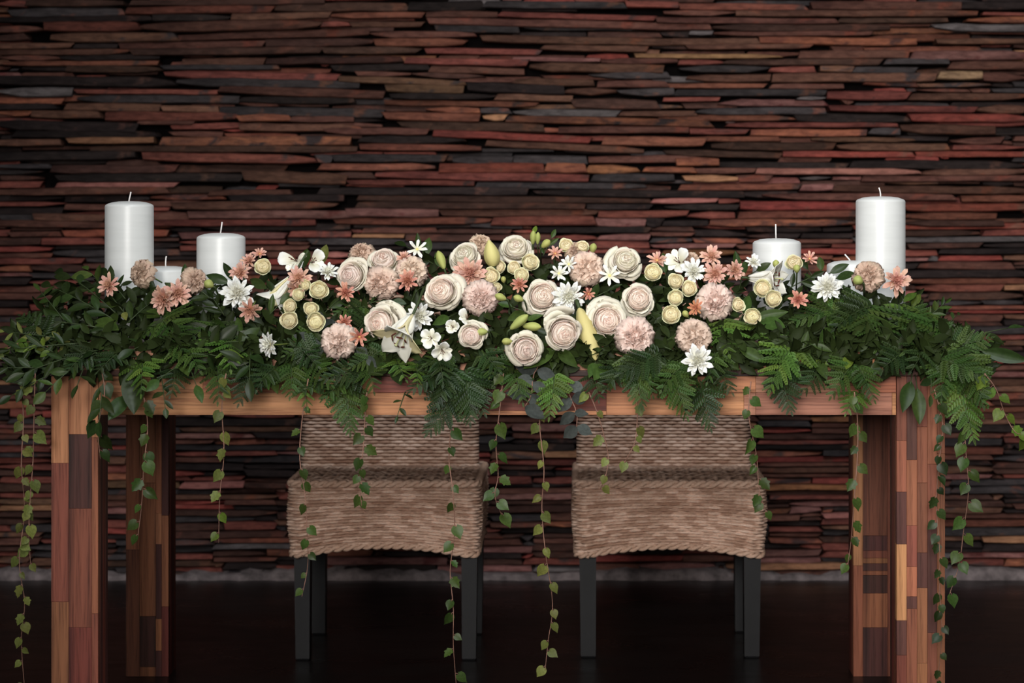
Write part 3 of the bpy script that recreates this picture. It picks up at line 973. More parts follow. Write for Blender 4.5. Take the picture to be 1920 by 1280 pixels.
# ------------------------------------------------------------------ garland: part meshes, one set of each kind
def rose_petal(R, h, flare, span, zb, r, curl, nu=6, nv=7):
    ph, am = r.uniform(0, 6), r.uniform(0.02, 0.05)
    sk = r.uniform(-0.06, 0.06)
    def fn(u, v):
        e = u * (1 - (0.16 + 0.05 * math.sin(ph)) * abs(v) ** 2.4)
        an = span * v * (0.30 + 0.70 * min(1, u * 1.7) ** 0.7)
        rad = R * (0.16 + 0.84 * math.sin(min(e / 0.62, 1) * PI / 2))
        if e > 0.6:
            rad += flare * ((e - 0.6) / 0.4) ** 1.6
        rad += am * math.sin(3.1 * v + ph) * e ** 3 + 0.012 * math.sin(9 * v + ph * 2) * e ** 4
        z = zb + (h + sk * v - zb) * e
        if e > 0.72:
            z -= curl * ((e - 0.72) / 0.28) ** 2
        return (rad * math.cos(an), rad * math.sin(an), z)
    return grid(fn, nu, nv)


def solidify(v, f, th):
    """Give a sheet a real thickness (its back face offset along its normals)."""
    v = [Vector(p) for p in v]
    nrm = [Vector((0, 0, 0)) for _ in v]
    for q in f:
        n = (v[q[1]] - v[q[0]]).cross(v[q[2]] - v[q[0]])
        for i in q:
            nrm[i] += n
    b = len(v)
    v2 = v + [p - (n.normalized() * th if n.length > 1e-12 else Vector((0, 0, 0))) for p, n in zip(v, nrm)]
    ed = {}
    for q in f:
        for i in range(len(q)):
            a, c = q[i], q[(i + 1) % len(q)]
            if (c, a) in ed:
                del ed[(c, a)]
            else:
                ed[(a, c)] = 1
    f2 = list(f) + [tuple(i + b for i in q[::-1]) for q in f] + [(c, a, a + b, c + b) for a, c in ed]
    return v2, f2


RNG = random.Random(11)
ROSES = []
for var in range(4):
    r = random.Random(100 + var)
    heart = MB()
    for (R, h, n, fl, sp) in ((0.05, 0.60, 3, -0.02, 1.35), (0.11, 0.61, 3, -0.02, 1.2), (0.175, 0.60, 4, -0.02, 1.1), (0.24, 0.585, 4, -0.02, 1.05), (0.31, 0.56, 5, -0.02, 0.95), (0.385, 0.525, 5, -0.02, 0.92), (0.46, 0.48, 5, -0.01, 0.9)):
        a0 = r.uniform(0, 6)
        for k in range(n):
            v, f = rose_petal(R * r.uniform(0.93, 1.07), h + r.uniform(-0.03, 0.03), fl, sp, -0.5, r, 0.0, 5, 6)
            heart.add(v, f, 0 if R < 0.28 else 1, Matrix.Rotation(a0 + 2 * PI * k / n + r.uniform(-0.15, 0.15), 4, 'Z'))
    heart.lathe([(0.001, 0.50), (0.12, 0.49), (0.25, 0.46), (0.38, 0.40), (0.5, 0.30), (0.58, 0.15), (0.62, -0.1), (0.5, -0.4), (0.2, -0.6)], 20, 1)
    out_p = []
    for (R, h, n, fl, sp, cu, mi) in ((0.55, 0.42, 5, 0.0, 0.85, 0.0, 1), (0.64, 0.33, 5, 0.05, 0.82, 0.03, 1), (0.72, 0.22, 5, 0.14, 0.80, 0.10, 0), (0.76, 0.06, 5, 0.28, 0.74, 0.20, 0)):
        a0 = r.uniform(0, 6)
        for k in range(n):
            v, f = rose_petal(R * r.uniform(0.95, 1.05), h + r.uniform(-0.05, 0.06), fl * r.uniform(0.6, 1.2), sp * r.uniform(0.9, 1.1), -0.62, r, cu * r.uniform(0.4, 1.4))
            v, f = solidify(v, f, 0.012)
            out_p.append((v, f, mi, a0 + 2 * PI * k / n + r.uniform(-0.18, 0.18)))
    sep = MB()
    for k in range(5):
        def fn(u, v):
            w = 0.16 * math.sin(PI * min(1, 0.25 + u * 0.75)) * (1 - u * 0.6)
            return (0.14 + 0.75 * u, w * v, -0.62 + 0.16 * u + 0.28 * u * u - 0.1 * v * v * (1 - u))
        v, f = grid(fn, 5, 2)
        sep.add(v, f, 0, Matrix.Rotation(2 * PI * k / 5, 4, 'Z'))
    sep.lathe([(0.001, -0.85), (0.12, -0.82), (0.2, -0.7), (0.2, -0.6), (0.12, -0.5)], 10)
    st_ = MB()
    st_.tube([(0, 0, -0.8), (0.02, 0.03, -1.3), (0.0, 0.1, -2.1)], 0.07, 6)
    hearts = {'blush': heart.mesh('rose_heart', [P_ROSE_C, P_ROSE_I]), 'white': heart.mesh('rose_heart', [P_ROSE_I, P_ROSE_O]), 'cream': heart.mesh('spray_rose_heart', [P_CREAM_I, P_CREAM_I])}
    pet = {'blush': [(mesh('rose_petal', v, f, P_ROSE_I if mi else P_ROSE_O), a) for v, f, mi, a in out_p],
           'white': [(mesh('rose_petal', v, f, P_ROSE_O), a) for v, f, mi, a in out_p],
           'cream': [(mesh('spray_rose_petal', v, f, P_CREAM_I if mi else P_CREAM_O), a) for v, f, mi, a in out_p[:15]]}
    ROSES.append((hearts, pet, sep.mesh('sepals', M_SEPAL), st_.mesh('stem', M_STEM)))


def place_rose(name, cat, group, px, py, r_px, Y, fdir, label, kind, seed, guards=()):
    r = random.Random(seed)
    roll = r.uniform(0, 6.28)
    hearts, pet, sep, stem = ROSES[seed % 4]
    s = S(r_px, Y) * (1.14 if kind == 'cream' else 1.0)
    root = thing(name, label, cat, group=group, mat=frame(fdir, roll, W(px, py, Y), 1.0))
    SM = Matrix.Scale(s, 4)
    o = ob('rose_heart', hearts[kind], root, SM)
    o['kind'] = 'stuff'
    for k, (me, a) in enumerate(pet[kind]):
        tilt = Matrix.Rotation(r.uniform(-0.05, 0.09), 4, 'Y')
        ob('petal', me, root, SM @ Matrix.Rotation(a, 4, 'Z') @ tilt)
    for ang, size in guards:
        me = pet[kind][15 + r.randrange(5)][0] if len(pet[kind]) > 15 else pet[kind][-1][0]
        ob('petal', me, root, SM @ Matrix.Rotation(math.radians(ang) - roll, 4, 'Z') @ Matrix.Translation((-0.05, 0, -0.10)) @ Matrix.Rotation(0.12, 4, 'Y') @ Matrix.Scale(size, 4))
    ob('sepals', sep, root, SM)
    ob('stem', stem, root, SM @ Matrix.Scale(0.45 if py > 610 else 1.0, 4, (0, 0, 1)))
    return root


# carnations: fans of frilled petals
def carn_petal(th0, th1, span, r, length=1.0):
    ph, fr = r.uniform(0, 6), r.uniform(4.5, 8)
    am = r.uniform(0.09, 0.17)
    nv = 16
    zz = [r.uniform(-0.05, 0.05) for _ in range(nv + 1)]
    def fn(u, v):
        j = int(round((v + 1) / 2 * nv))
        L = length * u * (1 - 0.12 * abs(v) ** 2.2) * (1 + zz[j] * u ** 4)
        a = span * v * (0.4 + 0.6 * u)
        th = th0 + (th1 - th0) * u * u
        al, ac = L * math.cos(a * 0.9), L * math.sin(a)
        nn = am * u ** 2 * (math.sin(fr * v + ph) + 0.4 * math.sin(2.3 * fr * v + ph * 1.7)) + 0.045 * u ** 5 * math.sin(23 * v + ph * 3)
        return (al * math.sin(th) + nn * math.cos(th), ac, -0.45 + al * math.cos(th) * 1.0 - nn * math.sin(th) + 0.45 * (1 - u) * 0.2)
    return grid(fn, 5, nv)


CARNS = []
for var in range(4):
    r = random.Random(300 + var)
    mid = MB()
    for (n, t0, t1, sp, L) in ((4, 0.02, 0.15, 0.75, 0.98), (5, 0.12, 0.28, 0.7, 1.02), (5, 0.24, 0.55, 0.66, 1.0), (6, 0.4, 0.85, 0.6, 1.03)):
        a0 = r.uniform(0, 6)
        for k in range(n):
            v, f = carn_petal(t0 + r.uniform(-0.08, 0.08), t1 + r.uniform(-0.15, 0.15), sp, r, L * r.uniform(0.88, 1.06))
            mid.add(v, f, 0, Matrix.Rotation(a0 + 2 * PI * k / n + r.uniform(-0.5, 0.5), 4, 'Z') @ Matrix.Translation((r.uniform(-0.07, 0.07), r.uniform(-0.07, 0.07), r.uniform(-0.06, 0.05))))
    mid.lathe([(0.001, 0.40), (0.2, 0.36), (0.4, 0.24), (0.55, 0.05), (0.5, -0.15), (0.2, -0.4)], 14)
    outs = []
    for (n, t0, t1, sp, L) in ((5, 0.58, 1.2, 0.72, 1.04), (5, 0.72, 1.6, 0.78, 1.08)):
        a0 = r.uniform(0, 6)
        for k in range(n):
            v, f = carn_petal(t0, t1 + r.uniform(-0.12, 0.12), sp, r, L * r.uniform(0.93, 1.05))
            v, f = solidify(v, f, 0.012)
            outs.append((v, f, a0 + 2 * PI * k / n + r.uniform(-0.2, 0.2)))
    cal = MB()
    cal.lathe([(0.001, -1.2), (0.10, -1.18), (0.17, -1.0), (0.20, -0.6), (0.22, -0.42), (0.15, -0.35)], 12)
    cal.tube([(0, 0, -1.15), (0.02, 0.05, -1.6), (0, 0.15, -2.3)], 0.06, 6)
    mids = {'dust': mid.mesh('carnation_heart', P_CARN), 'pink': mid.mesh('carnation_heart', P_CARN_P), 'tan': mid.mesh('carnation_heart', P_CARN_T)}
    op = {'dust': [(mesh('carnation_petal', v, f, P_CARN), a) for v, f, a in outs], 'pink': [(mesh('carnation_petal', v, f, P_CARN_P), a) for v, f, a in outs], 'tan': [(mesh('carnation_petal', v, f, P_CARN_T), a) for v, f, a in outs]}
    CARNS.append((mids, op, cal.mesh('calyx', M_SEPAL)))


def place_carn(px, py, r_px, Y, fdir, label, kind, seed):
    r = random.Random(seed)
    mids, op, cal = CARNS[seed % 4]
    s = S(r_px, Y) * 1.05
    root = thing('carnation', label, 'flower', group='dusty pink carnations', mat=frame(fdir, r.uniform(0, 6.28), W(px, py, Y), 1.0))
    SM = Matrix.Scale(s, 4)
    o = ob('carnation_heart', mids[kind], root, SM)
    o['kind'] = 'stuff'
    for me, a in op[kind]:
        ob('petal', me, root, SM @ Matrix.Rotation(a, 4, 'Z'))
    ob('calyx', cal, root, SM)


# chrysanthemums: strap petals in tiers round an eye
def strap(r, w, curve, cup):
    ph = r.uniform(-0.1, 0.1)
    def fn(u, v):
        ww = w * (0.42 + 0.58 * math.sin(min(1, u * 1.25) * PI / 2)) * math.sqrt(max(0, 1 - max(0, (u - 0.72) / 0.285) ** 2.4))
        return (u, ww * v + ph * u * u, curve * u * u + cup * ww * (v * v) + 0.02 * math.sin(9 * u))
    v, f = grid(fn, 6, 2)
    return solidify(v, f, 0.018)


STRAPS = {}
for nm, mt in (('white', P_WHITE), ('peach', P_PEACH), ('coral', P_CORAL), ('orange', P_ORANGE)):
    r = random.Random(77)
    STRAPS[nm] = [mesh('ray_petal', *strap(r, r.uniform(0.135, 0.175), r.uniform(-0.05, 0.2), r.uniform(0.8, 1.5)), mt) for _ in range(5)]
HEARTS = {}
for nm, mt, eye in (('white', P_WHITE, M_EYE), ('peach', P_PEACH, M_EYEP), ('coral', P_CORAL, M_EYEP), ('orange', P_ORANGE, M_EYEP)):
    r = random.Random(78)
    hb = MB()
    for (n, el, L) in ((11, 0.75, 0.62), (9, 1.05, 0.45), (6, 1.3, 0.3)):
        a0 = r.uniform(0, 6)
        for k in range(n):
            v, f = strap(r, 0.10 / max(L, 0.4) * 0.75, 0.15, 1.6)
            hb.add(v, f, 0, Matrix.Rotation(a0 + 2 * PI * k / n + r.uniform(-0.2, 0.2), 4, 'Z') @ Matrix.Rotation(-el + r.uniform(-0.12, 0.12), 4, 'Y') @ Matrix.Scale(L, 4))
    ey = MB()
    ey.lathe([(0.001, 0.16), (0.07, 0.155), (0.12, 0.12), (0.14, 0.06), (0.1, -0.05)], 12)
    bs = MB()
    bs.lathe([(0.14, 0.0), (0.19, -0.03), (0.16, -0.12), (0.06, -0.18), (0.05, -0.2)], 12)
    bs.tube([(0, 0, -0.15), (0.02, 0.03, -0.7), (0, 0.1, -1.5)], 0.05, 6)
    HEARTS[nm] = (hb.mesh('inner_petals', mt), ey.mesh('eye', eye), bs.mesh('stem', M_SEPAL))


def place_mum(px, py, r_px, Y, fdir, label, kind, seed, n1=13, n2=11, droop=0.0):
    r = random.Random(seed)
    hb, ey, bs = HEARTS[kind]
    s = S(r_px, Y) * 1.16
    root = thing('chrysanthemum', label, 'flower', group='white chrysanthemums' if kind == 'white' else 'peach chrysanthemums', mat=frame(fdir, r.uniform(0, 6.28), W(px, py, Y), 1.0))
    SM = Matrix.Scale(s, 4)
    for n, el, L in ((n1, 0.12 - droop, 1.0), (n2, 0.40 - droop, 0.84)):
        a0 = r.uniform(0, 6)
        for k in range(n):
            ob('ray_petal', STRAPS[kind][r.randrange(5)], root, SM @ Matrix.Rotation(a0 + 2 * PI * k / n + r.uniform(-0.16, 0.16), 4, 'Z') @ Matrix.Rotation(-el + r.uniform(-0.22, 0.14), 4, 'Y') @ Matrix.Scale(L * r.uniform(0.8, 1.06), 4))
    if n1 > 8:
        o = ob('inner_petals', hb, root, SM)
        o['kind'] = 'stuff'
    ob('eye', ey, root, SM)
    ob('stem', bs, root, SM)


# lilies
def tepal(r, w, flare, base, L=1.0, ruff=0.03):
    ph = r.uniform(0, 6)
    def fn(u, v):
        ww = w * (0.30 + 0.70 * math.sin(min(1, u * 1.35) * PI / 2)) * (1 - max(0, (u - 0.62) / 0.38) ** 1.7) ** 0.75
        rad = base + 0.13 * u + flare * max(0, u - 0.42) ** 1.6
        z = L * (u - 0.42 * max(0, u - 0.55) ** 1.5)
        cup = 0.5 * ww * v * v * (1 - u * 0.6)
        nn = ruff * math.sin(4 * v + 7 * u + ph) * u * abs(v)
        ridge = -0.02 * max(0, 1 - abs(v) * 3.0)
        return (rad - cup + nn + ridge, ww * v, z + cup * 0.3)
    v, f = grid(fn, 10, 6)
    return solidify(v, f, 0.012)


def place_lily(px, py, len_px, Y, fdir, label, seed, flare=1.0, mats=None, w=0.27, stam=True, roll=0.0):
    """px, py is the base of the trumpet; it opens along fdir."""
    r = random.Random(seed)
    root = thing('lily', label, 'flower', group='white lilies', mat=frame(fdir, roll, W(px, py, Y), 1.0))
    s = S(len_px, Y)
    SM = Matrix.Scale(s, 4)
    for k in range(6):
        v, f = tepal(r, w * (1.0 if k % 2 else 0.82), flare * r.uniform(0.85, 1.15), 0.05 + 0.012 * (k % 2))
        ob('tepal', mesh('tepal', v, f, (mats or [P_LILY])[k % len(mats or [1])]), root, SM @ Matrix.Rotation(k * PI / 3 + r.uniform(-0.1, 0.1), 4, 'Z'))
    if stam:
        for k in range(6):
            a = k * PI / 3 + 0.4
            bb = MB()
            e = Vector((0.17 * math.cos(a), 0.17 * math.sin(a), 0.78 + r.uniform(-0.05, 0.04)))
            bb.tube([(0.02 * math.cos(a), 0.02 * math.sin(a), 0.05), (0.09 * math.cos(a), 0.09 * math.sin(a), 0.5), e], 0.010, 5, 0)
            d = Vector((-math.sin(a), math.cos(a), 0.25)).normalized() * 0.085
            bb.tube([e - d, e - d * 0.5, e + d * 0.5, e + d], [0.006, 0.019, 0.019, 0.006], 6, 1)
            ob('stamen', bb.mesh('stamen', [M_FILAM, M_ANTHER]), root, SM)
        bb = MB()
        bb.tube([(0, 0, 0.05), (0.02, 0, 0.5), (0.01, 0.01, 0.92)], [0.014, 0.014, 0.018], 6)
        bb.lathe([(0.001, 0.94), (0.035, 0.93), (0.04, 0.90), (0.015, 0.87)], 9)
        ob('pistil', bb.mesh('pistil', M_FILAM), root, SM)
    bb = MB()
    bb.lathe([(0.02, -0.05), (0.07, 0.0), (0.075, 0.06), (0.06, 0.1)], 9)
    bb.tube([(0, 0, 0), (0, 0.02, -0.3), (0.0, 0.08, -0.8)], 0.032, 6)
    ob('stem', bb.mesh('stem', M_STEM), root, SM)


def place_bud(name, px0, py0, px1, py1, w_px, Y0, Y1, label, mat, group, lobes=3, upright=False):
    """A closed bud from its base to its tip."""
    a, bpt = W(px0, py0, Y0), W(px1, py1, Y1)
    L = (bpt - a).length
    root = thing(name, label, 'flower bud', group=group, mat=along(bpt - a, (0, -1, 0), a, 1.0))
    wr = S(w_px, Y0) / 2
    n = 24
    prof = [(0.0, 0.18), (0.05, 0.42), (0.15, 0.62), (0.32, 0.86), (0.5, 1.0), (0.66, 0.98), (0.8, 0.8), (0.9, 0.54), (0.97, 0.26), (1.0, 0.06)]
    if upright:
        prof = [(0.0, 0.35), (0.06, 0.62), (0.18, 0.88), (0.32, 1.0), (0.46, 0.98), (0.6, 0.86), (0.74, 0.66), (0.86, 0.42), (0.95, 0.18), (1.0, 0.03)]
    secs = []
    for k in range(lobes):
        v, f = [], []
        nv = 6
        for t, rr_ in prof:
            for j in range(nv + 1):
                an = 2 * PI * (k + j / nv) / lobes + 0.5
                lob = 1 - 0.13 * abs(2 * j / nv - 1) ** 3 + 0.05 * max(0, 1 - abs(2 * j / nv - 1) * 4)
                v.append((wr * rr_ * lob * math.cos(an), L * t, wr * rr_ * lob * math.sin(an)))
        for i in range(len(prof) - 1):
            for j in range(nv):
                q = i * (nv + 1) + j
                f.append((q, q + nv + 1, q + nv + 2, q + 1))
        ob('tepal', mesh('bud_tepal', v, f, mat), root)
    bb = MB()
    back = root.matrix_basis.to_3x3().inverted() @ Vector((0.003, 0.045, -0.03))
    bb.tube([Vector((0, L * 0.02, 0)), Vector((0, -L * 0.15, 0)), Vector((0, -L * 0.25, 0)) + back * 0.4, Vector((0, -L * 0.3, 0)) + back], wr * 0.22, 6)
    bb.lathe([(wr * 0.1, -0.001), (wr * 0.3, 0.0), (wr * 0.3, 0.002)], 8)
    ob('stem', bb.mesh('stem', M_STEM), root)


# alstroemeria: three broad and three narrow tepals, the narrow ones freckled
m, nt, b, out = nodes('freckled_petal')
f1 = noise(nt, coord(nt, (3, 14, 14)), 2.2, 2, 0.5)
nt.links.new(ramp(nt, f1, [(0.30, (0.20, 0.06, 0.05)), (0.36, (0.74, 0.72, 0.58)), (0.7, (0.78, 0.77, 0.68))]), b.inputs['Base Color'])
b.inputs['Roughness'].default_value = 0.6
P_FRECK = m


def place_alstro(px, py, r_px, Y, fdir, label, seed, broad=3, narrow=3, opening=0.9):
    r = random.Random(seed)
    root = thing('alstroemeria', label, 'flower', group='white alstroemerias', mat=frame(fdir, r.uniform(0, 6.28), W(px, py, Y), 1.0))
    SM = Matrix.Scale(S(r_px, Y), 4)
    for kind, n, w, L in (('b', broad, 0.40, 1.05), ('n', narrow, 0.22, 0.95)):
        for k in range(n):
            def fn(u, v):
                ww = w * (0.22 + 0.78 * math.sin(min(1, u * 1.2) * PI / 2) ** 1.3) * math.sqrt(max(0, 1 - max(0, (u - 0.66) / 0.345) ** 2.2))
                return (L * (u * math.sin(opening * (0.55 + 0.5 * u))), ww * v, -0.35 + L * u * math.cos(opening * (0.55 + 0.5 * u)) + 0.5 * ww * v * v)
            v, f = grid(fn, 7, 4)
            v, f = solidify(v, f, 0.014)
            ob('tepal', mesh('alstroemeria_tepal', v, f, P_WHITE if kind == 'b' else P_FRECK), root, SM @ Matrix.Rotation(2 * PI * k / 3 + (0 if kind == 'b' else PI / 3) + r.uniform(-0.15, 0.15), 4, 'Z'))
    bb = MB()
    for k in range(5):
        a = k * 1.25
        bb.tube([(0.02, 0, -0.3), (0.08 * math.cos(a), 0.08 * math.sin(a), 0.1), (0.16 * math.cos(a), 0.16 * math.sin(a), 0.42)], [0.014, 0.014, 0.03], 5)
    o = ob('stamens', bb.mesh('stamens', M_ANTHER), root, SM)
    bb = MB()
    bb.lathe([(0.02, -0.5), (0.1, -0.45), (0.11, -0.36), (0.06, -0.3)], 9)
    bb.tube([(0, 0, -0.45), (0.03, 0.05, -1.0), (0, 0.2, -1.9)], 0.045, 6)
    ob('stem', bb.mesh('stem', M_STEM), root, SM)


def Yof(px, py):
    """How far back a bloom of the garland sits, from how high it shows."""
    y = np.interp(py, [430, 480, 540, 585, 615, 640, 700], [0.31, 0.25, 0.15, 0.06, -0.03, -0.065, -0.075])
    return float(y)



# ------------------------------------------------------------------ the blooms: x, y, radius in pixels, facing (right, up), what it is
ROSE = [
    (659, 517, 33, (-0.35, 0.15), 'blush', 'blush rose facing left, under the frilled carnation at the upper left of the garland'),
    (719, 489, 31, (-0.1, 0.75), 'blush', 'pale pink rose tipped upward between two upper carnations'),
    (828, 547, 35, (-0.25, 0.3), 'blush', 'large blush rose beside the white daisy chrysanthemum, left of centre'),
    (714, 607, 36, (-0.45, 0.05), 'blush', 'large blush rose with open side petals directly behind the open lily'),
    (872, 480, 31, (-0.25, 0.6), 'white', 'creamy rose behind the peach chrysanthemum near the upper lily bud'),
    (967, 466, 31, (0.0, 0.7), 'white', 'creamy white rose at the crest of the garland'),
    (1017, 556, 34, (0.15, 0.2), 'blush', 'blush rose in the centre touching the white chrysanthemum on its right'),
    (985, 655, 34, (0.15, -0.1), 'blush', 'lowest blush rose, over the middle of the table edge'),
    (1056, 624, 37, (0.25, -0.15), 'blush', 'blush rose with one raised petal, left of the hanging lily bud'),
    (1138, 601, 37, (0.15, 0.1), 'blush', 'blush rose with pink heart, right of the hanging lily bud'),
    (1197, 561, 31, (0.1, 0.25), 'blush', 'pale blush rose above the carnation at the right of centre'),
    (1173, 490, 31, (0.15, 0.45), 'white', 'pale rose with torn lower petals at the upper right of the crest'),
    (884, 629, 27, (-0.1, 0.05), 'blush', 'small pink rose half hidden by white alstroemeria petals'),
]
CARN = [
    (262, 511, 25, (-0.75, 0.35), 'tan', 'tan carnation in front of the tall candle at the left end'),
    (365, 526, 23, (0.45, 0.1), 'tan', 'tan carnation turned aside between the low and medium left candles'),
    (676, 474, 25, (-0.3, 0.85), 'tan', 'tan carnation seen edge on, above the left-facing blush rose'),
    (714, 531, 31, (-0.05, 0.1), 'dust', 'full dusty pink carnation under the pale upward rose'),
    (771, 507, 29, (0.1, 0.4), 'dust', 'dusty carnation above a coral chrysanthemum, left of centre'),
    (901, 455, 20, (0.2, 0.7), 'tan', 'small tan carnation topping the crest left of the yellow lily bud'),
    (901, 559, 31, (0.05, 0.1), 'pink', 'pink carnation under the cream spray rose pair in the centre'),
    (634, 641, 32, (-0.1, -0.05), 'pink', 'lowest pink carnation on the left, near two coral chrysanthemums'),
    (1100, 503, 32, (0.05, 0.2), 'dust', 'dusty carnation among small white chrysanthemums, upper right of centre'),
    (1080, 470, 20, (0.1, 0.8), 'tan', 'tan carnation peeping over a bigger carnation at the crest'),
    (1191, 631, 34, (0.1, -0.05), 'pink', 'pink carnation with a flat upper petal below two blush roses'),
    (1341, 566, 34, (0.0, 0.1), 'pink', 'largest pink carnation, right side, under the coral chrysanthemum trio'),
    (1302, 630, 32, (0.0, 0.15), 'dust', 'dusty carnation directly above the lowest white chrysanthemum'),
    (1627, 517, 28, (-0.3, 0.2), 'tan', 'tan carnation in front of the tall candle at the right end'),
    (1295, 487, 17, (0.2, 0.7), 'tan', 'small tan carnation behind white petals, upper right'),
]
SPRAY = [
    (493, 500, 17, (0.1, 0.35), 'lone cream spray rose beside the medium left candle'),
    (572, 535, 12, (-0.2, 0.2), 'small cream spray rose tucked under the peach chrysanthemum, left cluster'),
    (598, 544, 19, (0.1, 0.15), 'open cream spray rose, upper right of the left cluster'),
    (560, 552, 13, (-0.2, 0.1), 'round cream spray rose bud at the left cluster, upper left'),
    (544, 574, 15, (-0.3, 0.2), 'half-closed cream spray rose in the left cluster, middle left'),
    (583, 579, 15, (0.0, 0.1), 'round yellowish spray rose in the middle of the left cluster'),
    (542, 600, 18, (-0.05, 0.0), 'open cream spray rose, lower left of the left cluster'),
    (592, 603, 19, (0.1, -0.05), 'open cream spray rose, lower right of the left cluster'),
    (934, 500, 15, (0.05, 0.25), 'cream spray rose right under the upright yellow lily bud'),
    (921, 518, 17, (-0.1, 0.1), 'cream spray rose touching the peach chrysanthemum left of centre'),
    (964, 502, 14, (-0.1, 0.3), 'cream spray rose under the creamy crest rose, on the left'),
    (994, 492, 18, (0.3, 0.3), 'cream spray rose under the creamy crest rose, on the right'),
    (978, 516, 15, (0.1, 0.2), 'cream spray rose just above a tiny coral chrysanthemum'),
    (931, 538, 10, (0.1, 0.0), 'tiny greenish spray rose beside the pink carnation in the centre'),
    (1061, 460, 15, (-0.1, 0.7), 'greenish spray rose at the crest, left of the peeping carnation'),
    (1092, 463, 14, (0.2, 0.8), 'greenish spray rose at the crest, right of the peeping carnation'),
    (1224, 511, 18, (0.0, 0.25), 'cream spray rose below a peach chrysanthemum, right of the pale torn rose'),
    (1267, 528, 16, (-0.1, 0.3), 'cream spray rose topmost of the right cluster, half wrapped by a leaf'),
    (1292, 541, 16, (0.15, 0.2), 'cream spray rose on the right side of the right cluster'),
    (1267, 558, 16, (-0.1, 0.05), 'round cream spray rose in the middle of the right cluster'),
    (1258, 590, 19, (0.05, 0.1), 'open cream spray rose lowest of the right cluster'),
    (1384, 571, 14, (0.3, 0.2), 'cream spray rose beside the largest pink carnation'),
    (1411, 593, 17, (0.0, -0.1), 'cream spray rose partly behind broad dark leaves, below the candle pair'),
    (1430, 540, 18, (0.0, 0.1), 'cream spray rose under the sideways lily, left of a pair'),
    (1450, 560, 17, (0.1, 0.0), 'cream spray rose under the sideways lily, right of a pair'),
    (1489, 493, 17, (-0.1, 0.5), 'cream spray rose in front of the medium right candle'),
]
